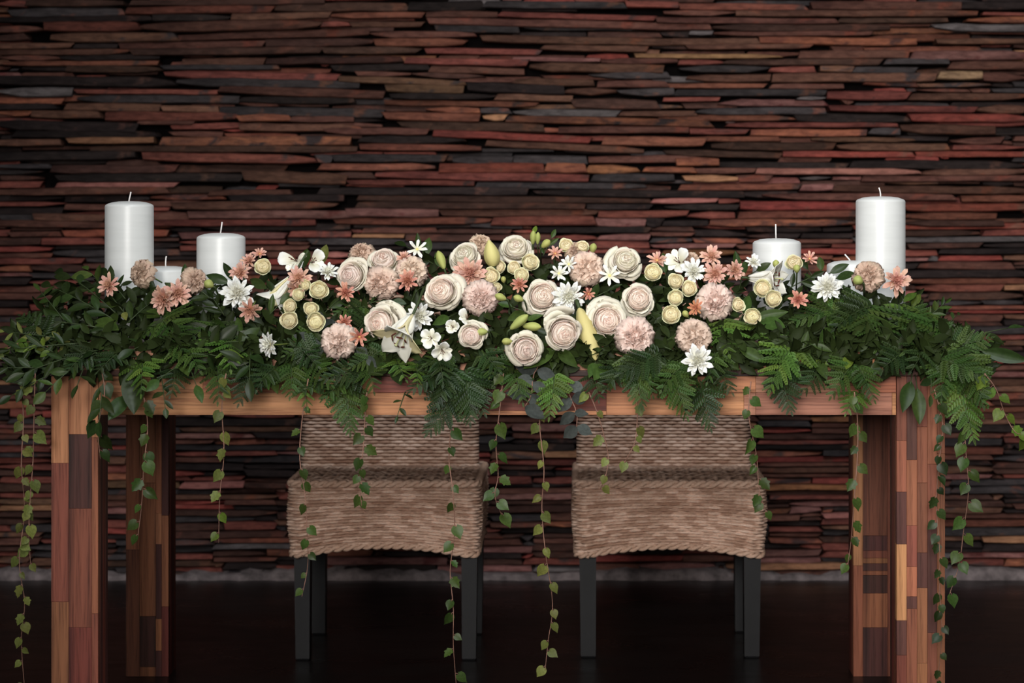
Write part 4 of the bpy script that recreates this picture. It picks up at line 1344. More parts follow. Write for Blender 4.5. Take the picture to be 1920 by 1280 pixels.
MUM = [
    (445, 551, 31, (0.1, 0.2), 'white', 'full white chrysanthemum in front of the medium left candle', 14, 12),
    (614, 511, 19, (0.2, 0.75), 'white', 'white chrysanthemum seen from the side behind the left spray roses', 11, 8),
    (508, 646, 25, (-0.95, 0.1), 'white', 'white chrysanthemum seen sideways, low on the left among dark leaves', 11, 8),
    (787, 593, 27, (0.0, 0.05), 'white', 'white daisy-like chrysanthemum between the open lily and a blush rose', 11, 8),
    (782, 468, 19, (0.1, 0.55), 'white', 'small white chrysanthemum sticking up above the dusty carnation', 7, 0),
    (1048, 513, 17, (0.0, 0.35), 'white', 'small white chrysanthemum half open above the central white one', 8, 5),
    (1067, 496, 17, (-0.3, 0.4), 'white', 'white chrysanthemum peeping left of the upper dusty carnation', 8, 5),
    (1066, 557, 29, (0.05, 0.1), 'white', 'full white chrysanthemum in the centre, right of a blush rose', 14, 12),
    (1143, 517, 21, (0.05, 0.25), 'white', 'white chrysanthemum with few broad petals below the pale torn rose', 7, 0),
    (1300, 511, 24, (0.1, 0.35), 'white', 'white chrysanthemum left of the coral trio, upper right', 12, 10),
    (1308, 677, 29, (0.0, 0.15), 'white', 'lowest white chrysanthemum, hanging over the table edge at the right', 12, 9),
    (1551, 539, 27, (-0.05, 0.1), 'white', 'full white chrysanthemum near the lowest right candle', 14, 12),
    (1412, 492, 15, (0.1, 0.6), 'white', 'small white chrysanthemum at the foot of the medium right candle', 9, 6),
    (205, 536, 22, (-0.15, 0.3), 'peach', 'peach chrysanthemum farthest left, in front of the tall candle', 10, 6),
    (308, 560, 26, (-0.35, -0.1), 'peach', 'peach chrysanthemum under the lowest left candle, its petals trailing left', 12, 8),
    (333, 551, 25, (0.25, 0.25), 'peach', 'peach chrysanthemum under the lowest left candle, left of the tan carnation', 13, 10),
    (452, 514, 22, (-0.3, 0.6), 'peach', 'dull peach chrysanthemum in front of the medium left candle', 12, 8),
    (468, 490, 16, (-0.2, 0.6), 'peach', 'small peach chrysanthemum left of the lone cream rose', 9, 6),
    (487, 477, 14, (0.3, 0.8), 'peach', 'peach chrysanthemum poking above the lone cream rose', 7, 4),
    (469, 580, 22, (-0.1, -0.35), 'peach', 'drooping peach chrysanthemum below the full white one at the left', 9, 6),
    (560, 523, 23, (0.0, 0.3), 'peach', 'peach chrysanthemum above the left cream cluster', 12, 9),
    (557, 541, 19, (-0.35, -0.5), 'peach', 'peach chrysanthemum with curling petals left of the left cream cluster', 8, 5),
    (648, 549, 19, (0.05, 0.35), 'coral', 'coral chrysanthemum just under the left-facing blush rose', 9, 6),
    (764, 527, 20, (0.0, 0.2), 'coral', 'coral chrysanthemum just under the dusty carnation left of centre', 10, 8),
    (757, 484, 14, (0.0, 0.7), 'peach', 'small peach chrysanthemum behind the dusty carnation', 9, 6),
    (646, 604, 16, (0.1, 0.1), 'coral', 'closed coral chrysanthemum above the lowest left carnation', 9, 8),
    (674, 631, 18, (0.0, 0.0), 'coral', 'ragged coral chrysanthemum between the lowest carnation and the lily rose', 8, 5),
    (882, 514, 30, (-0.1, 0.2), 'peach', 'large peach chrysanthemum left of the two central spray roses', 15, 13),
    (1041, 476, 14, (0.0, 0.75), 'peach', 'half-closed peach chrysanthemum at the crest right of the creamy rose', 8, 5),
    (974, 533, 15, (0.0, 0.1), 'coral', 'tiny coral chrysanthemum left of the central blush rose', 9, 6),
    (1103, 551, 12, (0.2, 0.1), 'coral', 'tiny coral chrysanthemum right of the central white one', 8, 6),
    (1232, 489, 18, (0.0, 0.8), 'peach', 'peach chrysanthemum right behind a cream spray rose at the upper right', 8, 5),
    (1334, 482, 20, (-0.05, 0.5), 'peach', 'uppermost of three peach chrysanthemums at the right', 11, 8),
    (1341, 514, 23, (-0.1, 0.15), 'peach', 'lowest of three peach chrysanthemums, touching the largest carnation', 13, 10),
    (1377, 507, 19, (0.25, 0.1), 'peach', 'rightmost of three peach chrysanthemums at the right', 11, 9),
    (1305, 577, 15, (-0.3, 0.0), 'orange', 'small orange chrysanthemum left of the largest pink carnation', 10, 8),
    (1518, 486, 15, (0.15, 0.75), 'peach', 'half-open peach chrysanthemum right of the medium right candle', 8, 5),
    (1496, 562, 18, (0.05, 0.2), 'coral', 'coral chrysanthemum between cream roses and the right white chrysanthemum', 10, 7),
    (1680, 528, 27, (0.1, 0.3), 'peach', 'peach chrysanthemum farthest right, in front of the tall candle', 12, 9),
]
k_ = 0
for x, y, r_, (dx, dz), kind, lab in ROSE:
    k_ += 1
    place_rose('rose', 'rose', 'blush and creamy garden roses', x, y, r_, Yof(x, y) - 0.01, (dx, -1, dz), lab, kind, k_,
               {1: ((70, 1.25), (110, 1.2)), 2: ((100, 1.1),), 3: ((35, 1.3), (-30, 1.15), (75, 1.15)), 4: ((45, 1.4), (20, 1.35), (75, 1.25)), 5: ((200, 1.25), (90, 1.1)), 6: ((180, 1.2), (0, 1.15)),
                7: ((210, 1.15), (260, 1.1)), 8: ((190, 1.2), (20, 1.1)), 9: ((100, 1.45), (125, 1.25)), 10: ((75, 1.3), (110, 1.3), (160, 1.15)), 11: ((220, 1.2), (-40, 1.15)), 12: ((150, 1.3), (230, 1.25), (-50, 1.3)), 13: ((30, 1.35), (70, 1.2))}.get(k_, ()))
for x, y, r_, (dx, dz), lab in SPRAY:
    k_ += 1
    place_rose('spray_rose', 'rose', 'cream spray roses', x, y, r_, Yof(x, y) - 0.01, (dx, -1, dz), lab, 'cream', k_)
for x, y, r_, (dx, dz), kind, lab in CARN:
    k_ += 1
    place_carn(x, y, r_, Yof(x, y), (dx, -1, dz), lab, kind, k_)
for x, y, r_, (dx, dz), kind, lab, n1, n2 in MUM:
    k_ += 1
    place_mum(x, y, r_, Yof(x, y) - 0.02, (dx, -1, dz), lab, kind, k_, n1, n2)
place_lily(773, 592, 84, -0.035, (-0.34, -0.62, -0.66), 'open white lily with dark stamens, mouth turned down', 1, 1.0, [P_LILY, P_LILY, P_LILYY], 0.31, True, 0.5)
place_lily(1404, 521, 74, 0.18, (0.84, -0.42, -0.02), 'white lily lying sideways in front of the medium right candle', 2, 0.75, [P_LILY], 0.25, True, 0.3)
place_lily(546, 520, 74, 0.19, (-0.55, -0.12, -0.72), 'greenish white lily seen from behind, left of the left cream cluster', 3, 0.8, [P_LILYY, P_LILY], 0.24, False, 0.0)
place_bud('lily_bud', 926, 499, 916, 449, 31, 0.19, 0.19, 'upright yellow lily bud at the crest left of the creamy rose', P_BUD, 'lily buds', 3, True)
place_bud('lily_bud', 1086, 578, 1117, 675, 37, 0.02, -0.03, 'long yellow lily bud hanging tip down between two blush roses', P_BUD, 'lily buds')
place_bud('lily_bud', 833, 504, 821, 470, 17, 0.21, 0.22, 'slim greenish lily bud above the large left-of-centre blush rose', P_BUDG, 'lily buds')
AL = [(553, 486, 36, (-0.35, 0.45), 'white alstroemeria bloom standing above the left cream cluster', 2, 2, 0.9),
      (586, 490, 31, (0.35, 0.3), 'rounded white alstroemeria bloom standing beside a pale upright leaf', 2, 1, 0.8),
      (808, 634, 24, (-0.2, 0.1), 'white alstroemeria with dark throat right of the open lily', 3, 3, 0.95),
      (829, 657, 25, (0.15, -0.35), 'white alstroemeria facing down at the lower middle left', 3, 3, 0.9),
      (849, 613, 20, (-0.1, 0.2), 'half-open white alstroemeria left of the small pink rose', 3, 3, 0.7),
      (876, 596, 24, (0.1, 0.55), 'white alstroemeria petals standing above the small pink rose', 2, 1, 0.8),
      (1272, 490, 31, (-0.35, 0.4), 'white alstroemeria in front of the small tan carnation, upper right', 3, 2, 0.95)]
for x, y, r_, (dx, dz), lab, nb, nn, op in AL:
    k_ += 1
    place_alstro(x, y, r_, Yof(x, y) - 0.02, (dx, -1, dz), lab, k_, nb, nn, op)
BUDS = [(949, 561, 928, 553, 15, 'green and white alstroemeria bud left of the central blush rose'), (981, 563, 963, 556, 14, 'short alstroemeria bud touching the central blush rose'),
        (957, 617, 990, 590, 18, 'larger white and green alstroemeria bud above the lowest blush rose'), (980, 611, 1015, 613, 17, 'alstroemeria bud lying level above the lowest blush rose'),
        (960, 640, 941, 640, 14, 'small alstroemeria bud left of the lowest blush rose'), (914, 622, 894, 622, 15, 'yellow-green bud in front of the small pink rose'),
        (999, 458, 1000, 432, 12, 'upright alstroemeria bud, taller of two beside the crest rose'), (1008, 458, 1009, 435, 10, 'slim upright alstroemeria bud, right of two beside the crest rose'),
        (1016, 464, 1031, 450, 15, 'plump green bud leaning right at the crest'), (1110, 474, 1114, 456, 14, 'green bud at the crest between two greenish roses'),
        (1455, 503, 1455, 487, 13, 'dark green bud against the medium right candle'), (1494, 511, 1494, 496, 14, 'dark green bud in front of a cream rose by the right candle'),
        (400, 537, 383, 528, 18, 'round green carnation bud right of the tan carnation, left end'), (1617, 530, 1601, 521, 19, 'round green carnation bud left of the tan carnation, right end'),
        (1290, 594, 1281, 583, 12, 'small green rose bud beside the lowest right-cluster rose'), (945, 530, 943, 518, 10, 'tiny green rose bud under the central spray rose pair')]
for x0, y0, x1, y1, w_, lab in BUDS:
    place_bud('flower_bud', x0, y0, x1, y1, w_, Yof(x0, y0) - 0.02, Yof(x0, y0) - 0.026, lab, P_BUDG, 'green flower buds')

# ------------------------------------------------------------------ garland: foliage meshes
def leaf_mesh(name, ws, mat, fold=0.18, curl=-0.12, twist=0.0, yoff=None, th=0.012):
    """A leaf of length 1 along +Y; ws are half widths from the stalk to the tip."""
    n = len(ws) - 1
    v, f = [], []
    for i, w in enumerate(ws):
        t = i / n
        for k, q in enumerate((-1, -0.5, 0, 0.5, 1)):
            y = t + (yoff[i] * abs(q) if yoff else 0)
            v.append((w * q, y, fold * w * abs(q) * 1.3 + curl * t * t + twist * q * w * t))
    for i in range(n):
        for k in range(4):
            a = i * 5 + k
            f.append((a, a + 1, a + 6, a + 5))
    return mesh(name, v, f, mat)


LANCE = [0.02, 0.09, 0.145, 0.175, 0.18, 0.165, 0.13, 0.075, 0.003]
HEARTL = [0.16, 0.40, 0.46, 0.43, 0.34, 0.21, 0.09, 0.003]
HEART_Y = [-0.16, -0.12, -0.06, 0, 0, 0, 0, 0]
LOBED = [0.10, 0.44, 0.36, 0.46, 0.27, 0.23, 0.10, 0.003]
LOBED_Y = [-0.14, -0.04, 0.0, 0.12, 0.02, 0.03, 0, 0]
ROUND = [0.04, 0.22, 0.33, 0.38, 0.38, 0.34, 0.25, 0.12, 0.02]
LEAVES = {}
for tone in ('dark', 'mid', 'bright', 'olive', 'grey'):
    LEAVES[tone] = [leaf_mesh('leaf', [w * k for w in LANCE], LEAF[tone], fo, cu, tw) for k, fo, cu, tw in ((1.0, 0.25, -0.10, 0.0), (1.15, 0.18, -0.22, 0.2), (0.85, 0.35, 0.05, -0.2), (1.3, 0.2, -0.12, 0.1))]
IVY = {}
for tone in ('mid', 'olive', 'bright', 'dark'):
    IVY[tone] = [leaf_mesh('ivy_leaf', HEARTL, LEAF[tone], 0.12, -0.15, 0.1, HEART_Y), leaf_mesh('ivy_leaf', LOBED, LEAF[tone], 0.15, -0.1, -0.1, LOBED_Y), leaf_mesh('ivy_leaf', [w * 0.85 for w in HEARTL], LEAF[tone], 0.3, -0.3, 0.3, HEART_Y)]
EUC = [leaf_mesh('eucalyptus_leaf', ROUND, LEAF['grey'], 0.1, -0.1, 0.0), leaf_mesh('eucalyptus_leaf', [w * 0.8 for w in ROUND], LEAF['grey'], 0.25, -0.2, 0.2)]


def pinna_mesh(mat, n, broad, seed):
    """One pinna of a leatherleaf frond, length 1 along +Y: paired toothed pinnules that merge into a point."""
    r = random.Random(seed)
    bb = MB()
    bb.tube([(0, -0.02, 0), (0, 0.5, 0.01), (0, 0.97, -0.03)], [0.016, 0.012, 0.004], 3, 0, False)
    for i in range(n):
        t = 0.05 + 0.90 * i / n
        L = broad * (1 - t) ** 0.72 * (0.85 if i == 0 else 1) * r.uniform(0.93, 1.05) + 0.02
        w = 0.36 / n * r.uniform(0.95, 1.1)
        for sd in (-1, 1):
            a = math.radians(52 - 18 * t)
            dx, dy = math.sin(a) * sd, math.cos(a)
            nx, ny = -dy * sd, dx * sd
            z0 = -0.03 * t * t
            P = lambda q, s_: (dx * L * q + nx * w * s_, t + dy * L * q + ny * w * s_, z0 + 0.05 * abs(s_) * 0.3 - 0.10 * L * q * q)
            v = [P(0, 0), P(0.12, -0.75), P(0.45, -1.05), P(0.78, -0.72), P(1, 0), P(0.80, 0.62), P(0.45, 0.95), P(0.12, 0.7), (P(0.5, 0)[0], P(0.5, 0)[1], P(0.5, 0)[2] - 0.012)]
            f = [(8, k, k + 1) if sd > 0 else (8, k + 1, k) for k in range(7)] + [(8, 7, 0) if sd > 0 else (8, 0, 7)]
            bb.add(v, f)
    return bb.mesh('pinna', mat)


PINNA = {t: [pinna_mesh(LEAF[t], n, b_, sd) for n, b_, sd in ((8, 0.27, 1), (9, 0.24, 2), (8, 0.29, 3), (6, 0.32, 4))] for t in ('fern', 'fernd', 'fernb')}


# ------------------------------------------------------------------ labels that tell one frond or sprig from the next
LANDMARKS = [(240, 430, 'tall left candle'), (312, 505, 'lowest left candle'), (414, 460, 'medium left candle'), (205, 536, 'farthest left peach bloom'), (318, 556, 'peach blooms under the low candle'),
             (365, 526, 'turned-aside tan carnation'), (445, 551, 'full white bloom at left'), (470, 580, 'drooping peach bloom'), (508, 646, 'sideways white chrysanthemum'), (570, 575, 'left cream rose cluster'),
             (570, 486, 'alstroemeria above the left cluster'), (634, 641, 'lowest left carnation'), (659, 517, 'left-facing blush rose'), (714, 607, 'blush rose behind the lily'), (740, 650, 'open white lily'), (771, 507, 'carnation over coral bloom'),
             (828, 547, 'blush rose beside the daisy'), (829, 657, 'down-facing alstroemeria'), (884, 629, 'small pink rose'), (901, 559, 'central pink carnation'), (967, 466, 'creamy crest rose'), (916, 474, 'upright lily bud'), (985, 655, 'lowest blush rose'),
             (1017, 556, 'central blush rose'), (1056, 624, 'blush rose with raised petal'), (1103, 630, 'hanging lily bud'), (1173, 490, 'torn-petalled pale rose'), (1191, 631, 'flat-petalled pink carnation'), (1258, 590, 'right cream rose cluster'),
             (1302, 630, 'lowest right carnation'), (1308, 677, 'lowest white chrysanthemum'), (1341, 566, 'largest pink carnation'), (1350, 500, 'peach trio'), (1440, 550, 'cream rose pair'), (1445, 520, 'sideways lily'),
             (1456, 470, 'medium right candle'), (1496, 562, 'right coral chrysanthemum'), (1551, 539, 'right full white chrysanthemum'), (1627, 517, 'farthest right carnation'), (1680, 528, 'farthest right peach bloom'),
             (1651, 420, 'tall right candle'), (140, 790, 'front left table leg'), (276, 880, 'back left table leg'), (1727, 830, 'front right table leg'), (1637, 900, 'back right table leg'), (719, 960, 'left chair'), (1256, 960, 'right chair'),
             (60, 640, "garland's left end"), (1860, 660, "garland's right end")]
USED = set()


def heading(dx, dy):
    v_ = 'down' if dy > 0 else 'up'
    h_ = 'right' if dx > 0 else 'left'
    if abs(dx) < 0.38 * abs(dy):
        return 'straight ' + v_
    if abs(dy) < 0.38 * abs(dx):
        return 'to the ' + h_
    return v_ + ' and ' + h_


def name_it(desc, bx, by, tx, ty):
    mx, my = bx * 0.4 + tx * 0.6, by * 0.4 + ty * 0.6
    near = sorted(LANDMARKS, key=lambda l: (l[0] - mx) ** 2 + (l[1] - my) ** 2)
    hd = heading(tx - bx, ty - by)
    for lx, ly, nm in near[:6]:
        ddx, ddy = mx - lx, my - ly
        rel = ('below' if ddy > 0 else 'above') if abs(ddy) > abs(ddx) else ('right of' if ddx > 0 else 'left of')
        lab = '%s %s the %s, pointing %s' % (desc, rel, nm, hd)
        if len(lab.split()) > 16:
            lab = '%s %s the %s' % (desc, rel, nm)
        if lab not in USED:
            USED.add(lab)
            return lab
    lab = '%s between the %s and the %s' % (desc, near[0][2], near[1][2])
    while lab in USED:
        lab += ' too'
    USED.add(lab)
    return lab


def Yfol(py, extra=0.0):
    return float(np.interp(py, [430, 480, 540, 600, 640, 665, 690, 720, 800], [0.33, 0.27, 0.18, 0.08, 0.0, -0.03, -0.05, -0.065, -0.07])) + extra


FR = random.Random(5)


def clear(px, py, Y, need=0.010):
    """Bring a point that would sit inside the table out in front of its edge."""
    return Y if Y < -0.02 or W(px, py, Y).z > TABLE_TOP + need else -0.028 - 0.01 * FR.random()




def fern(bx, by, tx, ty, tone='fern', wid=0.50, extra=0.0):
    if (by + ty) / 2 > 590:
        extra -= 0.022
    Yb, Yt = Yfol(by, 0.035 + extra), Yfol(ty, 0.0 + extra) - (0.02 if ty > 690 else 0)
    Yb, Yt = clear(bx, by, Yb), clear(tx, ty, Yt)
    B, T_ = W(bx, by, Yb), W(tx, ty, Yt)
    L = (T_ - B).length
    lab = name_it({'fern': 'green', 'fernd': 'dark', 'fernb': 'fresh green'}[tone] + ' fern frond', bx, by, tx, ty)
    root = thing('fern_frond', lab, 'fern', B, 'leatherleaf fern fronds')
    ax = (T_ - B).normalized()
    nrm = Vector((FR.uniform(-0.35, 0.35), -1, FR.uniform(0.05, 0.7)))
    nrm = (nrm - ax * nrm.dot(ax)).normalized()
    side = ax.cross(nrm).normalized()
    sag = FR.uniform(0.04, 0.12) * L
    bow = FR.uniform(-0.06, 0.06) * L
    def P(t):
        return (T_ - B) * t + nrm * sag * 4 * t * (1 - t) + side * bow * 4 * t * (1 - t)
    bb = MB()
    bb.tube([P(k / 7) for k in range(8)], [0.0011 - 0.0001 * k for k in range(8)], 4)
    ob('stem', bb.mesh('rachis', M_STEM), root)
    npx = math.hypot(tx - bx, ty - by)
    n = max(5, min(11, int(npx / 10.5)))
    for i in range(n):
        t = 0.04 + 0.93 * i / n
        tan = (P(t + 0.02) - P(t - 0.02)).normalized()
        le = L * wid * (1 - t) ** 0.8 * FR.uniform(0.9, 1.06) + 0.006
        for sd in (-1, 1):
            a = math.radians(58 - 24 * t + FR.uniform(-6, 6))
            d = tan * math.cos(a) + side * sd * math.sin(a) - nrm * FR.uniform(-0.02, 0.22)
            nn = nrm + side * sd * FR.uniform(-0.1, 0.3) + tan * FR.uniform(-0.2, 0.2)
            var = PINNA[tone][3 if le < 0.016 else FR.randrange(3)]
            ob('pinna', var, root, along(d, nn, P(t + (0.02 if sd > 0 else 0)), le))
    ob('pinna', PINNA[tone][3], root, along(P(1) - P(0.94), nrm, P(0.95), 0.07 * L + 0.004))
    return root


def sprig(bx, by, tx, ty, n, len_px, tone='dark', extra=0.0, wide=1.0):
    if (by + ty) / 2 > 590:
        extra -= 0.022
    Yb, Yt = Yfol(by, 0.03 + extra), Yfol(ty, extra) - (0.02 if ty > 690 else 0)
    Yb, Yt = clear(bx, by, Yb), clear(tx, ty, Yt)
    B, T_ = W(bx, by, Yb), W(tx, ty, Yt)
    words_ = {'dark': 'dark green', 'mid': 'green', 'bright': 'bright green', 'olive': 'olive green', 'grey': 'grey-green'}[tone]
    one = n == 1
    lab = name_it(('single %s leaf' if one else 'leafy %s sprig') % words_, bx, by, tx, ty)
    root = thing('leaf_sprig', lab, 'greenery', B, 'leafy sprigs in the garland')
    D = T_ - B
    nrm0 = Vector((FR.uniform(-0.3, 0.3), -1, FR.uniform(0.1, 0.8)))
    side = D.cross(nrm0).normalized()
    up = side.cross(D).normalized()
    sag = D.length * FR.uniform(0.03, 0.1)
    def P(t):
        return D * t + up * sag * 4 * t * (1 - t)
    Lm = S(len_px, Yb)
    bb = MB()
    if one:
        bb.tube([-D.normalized() * 0.03 + Vector((0, 0.015, 0)), Vector((0, 0, 0)), D.normalized() * Lm * 0.1], 0.0010, 5)
        ob('stem', bb.mesh('stalk', M_STEM), root)
        ob('leaf', LEAVES[tone][FR.randrange(4)], root, along(D, nrm0, (0, 0, 0), Lm, Lm * wide))
        return root
    bb.tube([P(k / 6) for k in range(7)], [0.0014 - 0.00012 * k for k in range(7)], 5)
    ob('stem', bb.mesh('stalk', M_STEM), root)
    for i in range(n):
        t = 0.12 + 0.88 * i / max(1, n - 1)
        sd = 1 if i % 2 else -1
        tan = (P(min(1, t + 0.05)) - P(t - 0.05)).normalized()
        if i == n - 1:
            d = tan
        else:
            a = math.radians(FR.uniform(30, 58))
            d = tan * math.cos(a) + side * sd * math.sin(a) + up * FR.uniform(-0.25, 0.35)
        nn = up + side * FR.uniform(-0.5, 0.5) + tan * FR.uniform(-0.3, 0.3)
        ob('leaf', LEAVES[tone][FR.randrange(4)], root, along(d, nn, P(t), Lm * FR.uniform(0.75, 1.1), Lm * wide * FR.uniform(0.8, 1.1)))
    return root


def eucalyptus(bx, by, tx, ty, n, len_px, lab):
    Yb, Yt = Yfol(by, 0.0), Yfol(ty, -0.02)
    B, T_ = W(bx, by, Yb), W(tx, ty, Yt)
    root = thing('eucalyptus_sprig', lab, 'greenery', B, 'grey eucalyptus sprigs')
    D = T_ - B
    side = D.cross(Vector((0, -1, 0))).normalized()
    bb = MB()
    bb.tube([D * (k / 5) + side * 0.004 * math.sin(k * 1.3) for k in range(6)], 0.0009, 5)
    ob('stem', bb.mesh('stalk', M_VINE), root)
    for i in range(n):
        t = 0.1 + 0.9 * (i // 2) / max(1, (n - 1) // 2)
        sd = 1 if i % 2 else -1
        d = D.normalized() * FR.uniform(0.1, 0.7) + side * sd + Vector((0, FR.uniform(-0.4, 0.2), 0))
        ob('leaf', EUC[FR.randrange(2)], root, along(d, Vector((FR.uniform(-0.4, 0.4), -1, FR.uniform(-0.2, 0.6))), D * t, S(len_px, Yb) * FR.uniform(0.8, 1.1)))


def smooth_path(pts, m=5):
    out = []
    for i in range(len(pts) - 1):
        p0, p1, p2, p3 = pts[max(i - 1, 0)], pts[i], pts[i + 1], pts[min(i + 2, len(pts) - 1)]
        for k in range(m):
            t = k / m
            out.append(0.5 * ((2 * p1) + (p2 - p0) * t + (2 * p0 - 5 * p1 + 4 * p2 - p3) * t * t + (3 * p1 - p0 - 3 * p2 + p3) * t * t * t))
    out.append(pts[-1])
    return out


def ivy(px, n, len_px, tone, lab, Y=-0.085, start=0.0, tone2=None, sizes=None, bare=0.0):
    r = random.Random(int(px[0][0]) * 7 + n)
    pts = []
    for i, (a, c) in enumerate(px):
        y = Y + 0.012 * math.sin(i * 1.7 + a)
        if c < 700:
            y = Yfol(c, -0.01)
        pts.append(W(a, c, y))
    o = pts[0].copy()
    path = smooth_path([p - o for p in pts])
    root = thing('ivy_vine', lab, 'vine', o, 'trailing ivy vines')
    bb = MB()
    N = len(path)
    bb.tube(path, [0.0012 - 0.0006 * i / N for i in range(N)], 5)
    ob('stem', bb.mesh('vine_stem', M_VINE), root)
    for i in range(n):
        t = start + (1 - start) * (i + 0.35 + r.uniform(-0.25, 0.25)) / n
        if bare and r.random() < bare:
            continue
        q = min(N - 2, int(t * (N - 1)))
        p = path[q].lerp(path[q + 1], t * (N - 1) - q)
        sd = 1 if (i % 2) ^ (r.random() < 0.25) else -1
        tn = tone2 if (tone2 and t > 0.72) else tone
        d = Vector((sd * r.uniform(0.3, 1.0), r.uniform(-0.5, 0.1), r.uniform(-1.1, -0.1)))
        nn = Vector((r.uniform(-0.7, 0.7), -1, r.uniform(-0.1, 0.7)))
        Lm = S(len_px, Y) * r.uniform(0.62, 1.06) * (1 - 0.3 * max(0, t - 0.6))
        pet_ = d.normalized() * Lm * 0.28
        st2 = MB()
        st2.tube([(0, 0, 0), pet_ * 0.6 + Vector((0, 0, 0.0015)), pet_], 0.0005, 4)
        lf = ob('leaf', IVY[tn][0 if r.random() < 0.5 else r.randrange(3)], root, along(d + Vector((0, 0, -0.4)), nn, p + pet_, Lm))
        ob('leaf_stalk', st2.mesh('leaf_stalk', M_VINE), root, Matrix.Translation(p))
    return root


# dense dark understorey that carries the blooms: nobody could count these leaves
ETOP = ([0, 60, 90, 160, 230, 320, 420, 500, 600, 650, 760, 900, 1000, 1100, 1200, 1350, 1420, 1500, 1600, 1700, 1760, 1800, 1860, 1920], [640, 600, 545, 525, 535, 548, 518, 522, 525, 500, 500, 485, 475, 485, 508, 522, 532, 538, 554, 558, 580, 615, 650, 690])
UR = random.Random(9)
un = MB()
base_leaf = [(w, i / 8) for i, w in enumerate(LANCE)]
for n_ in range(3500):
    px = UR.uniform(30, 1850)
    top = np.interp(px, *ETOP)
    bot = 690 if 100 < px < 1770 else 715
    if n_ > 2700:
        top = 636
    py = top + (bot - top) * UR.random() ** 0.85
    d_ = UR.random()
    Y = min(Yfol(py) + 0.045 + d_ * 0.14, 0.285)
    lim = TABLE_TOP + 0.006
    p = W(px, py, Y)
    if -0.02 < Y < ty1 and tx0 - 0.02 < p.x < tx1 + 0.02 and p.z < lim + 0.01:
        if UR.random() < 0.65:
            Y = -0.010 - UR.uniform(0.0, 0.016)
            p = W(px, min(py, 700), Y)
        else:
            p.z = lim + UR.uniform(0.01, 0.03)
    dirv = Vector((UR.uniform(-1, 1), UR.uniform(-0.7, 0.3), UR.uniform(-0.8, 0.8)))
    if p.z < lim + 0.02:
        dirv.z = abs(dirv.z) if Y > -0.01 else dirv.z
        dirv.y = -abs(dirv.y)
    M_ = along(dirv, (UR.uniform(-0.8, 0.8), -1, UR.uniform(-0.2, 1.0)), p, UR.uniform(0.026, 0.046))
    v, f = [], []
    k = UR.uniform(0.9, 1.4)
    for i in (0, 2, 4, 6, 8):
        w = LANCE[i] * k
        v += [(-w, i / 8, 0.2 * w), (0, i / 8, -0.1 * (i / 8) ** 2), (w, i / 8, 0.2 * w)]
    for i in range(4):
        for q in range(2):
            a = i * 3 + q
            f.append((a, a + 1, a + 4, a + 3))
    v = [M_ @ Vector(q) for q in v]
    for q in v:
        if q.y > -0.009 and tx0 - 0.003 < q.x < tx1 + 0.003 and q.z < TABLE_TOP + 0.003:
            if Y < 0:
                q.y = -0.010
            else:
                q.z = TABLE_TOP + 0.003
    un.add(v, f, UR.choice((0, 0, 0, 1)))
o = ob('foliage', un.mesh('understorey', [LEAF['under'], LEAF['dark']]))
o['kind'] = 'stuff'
o['label'] = 'dense dark understorey of leaves inside the garland'

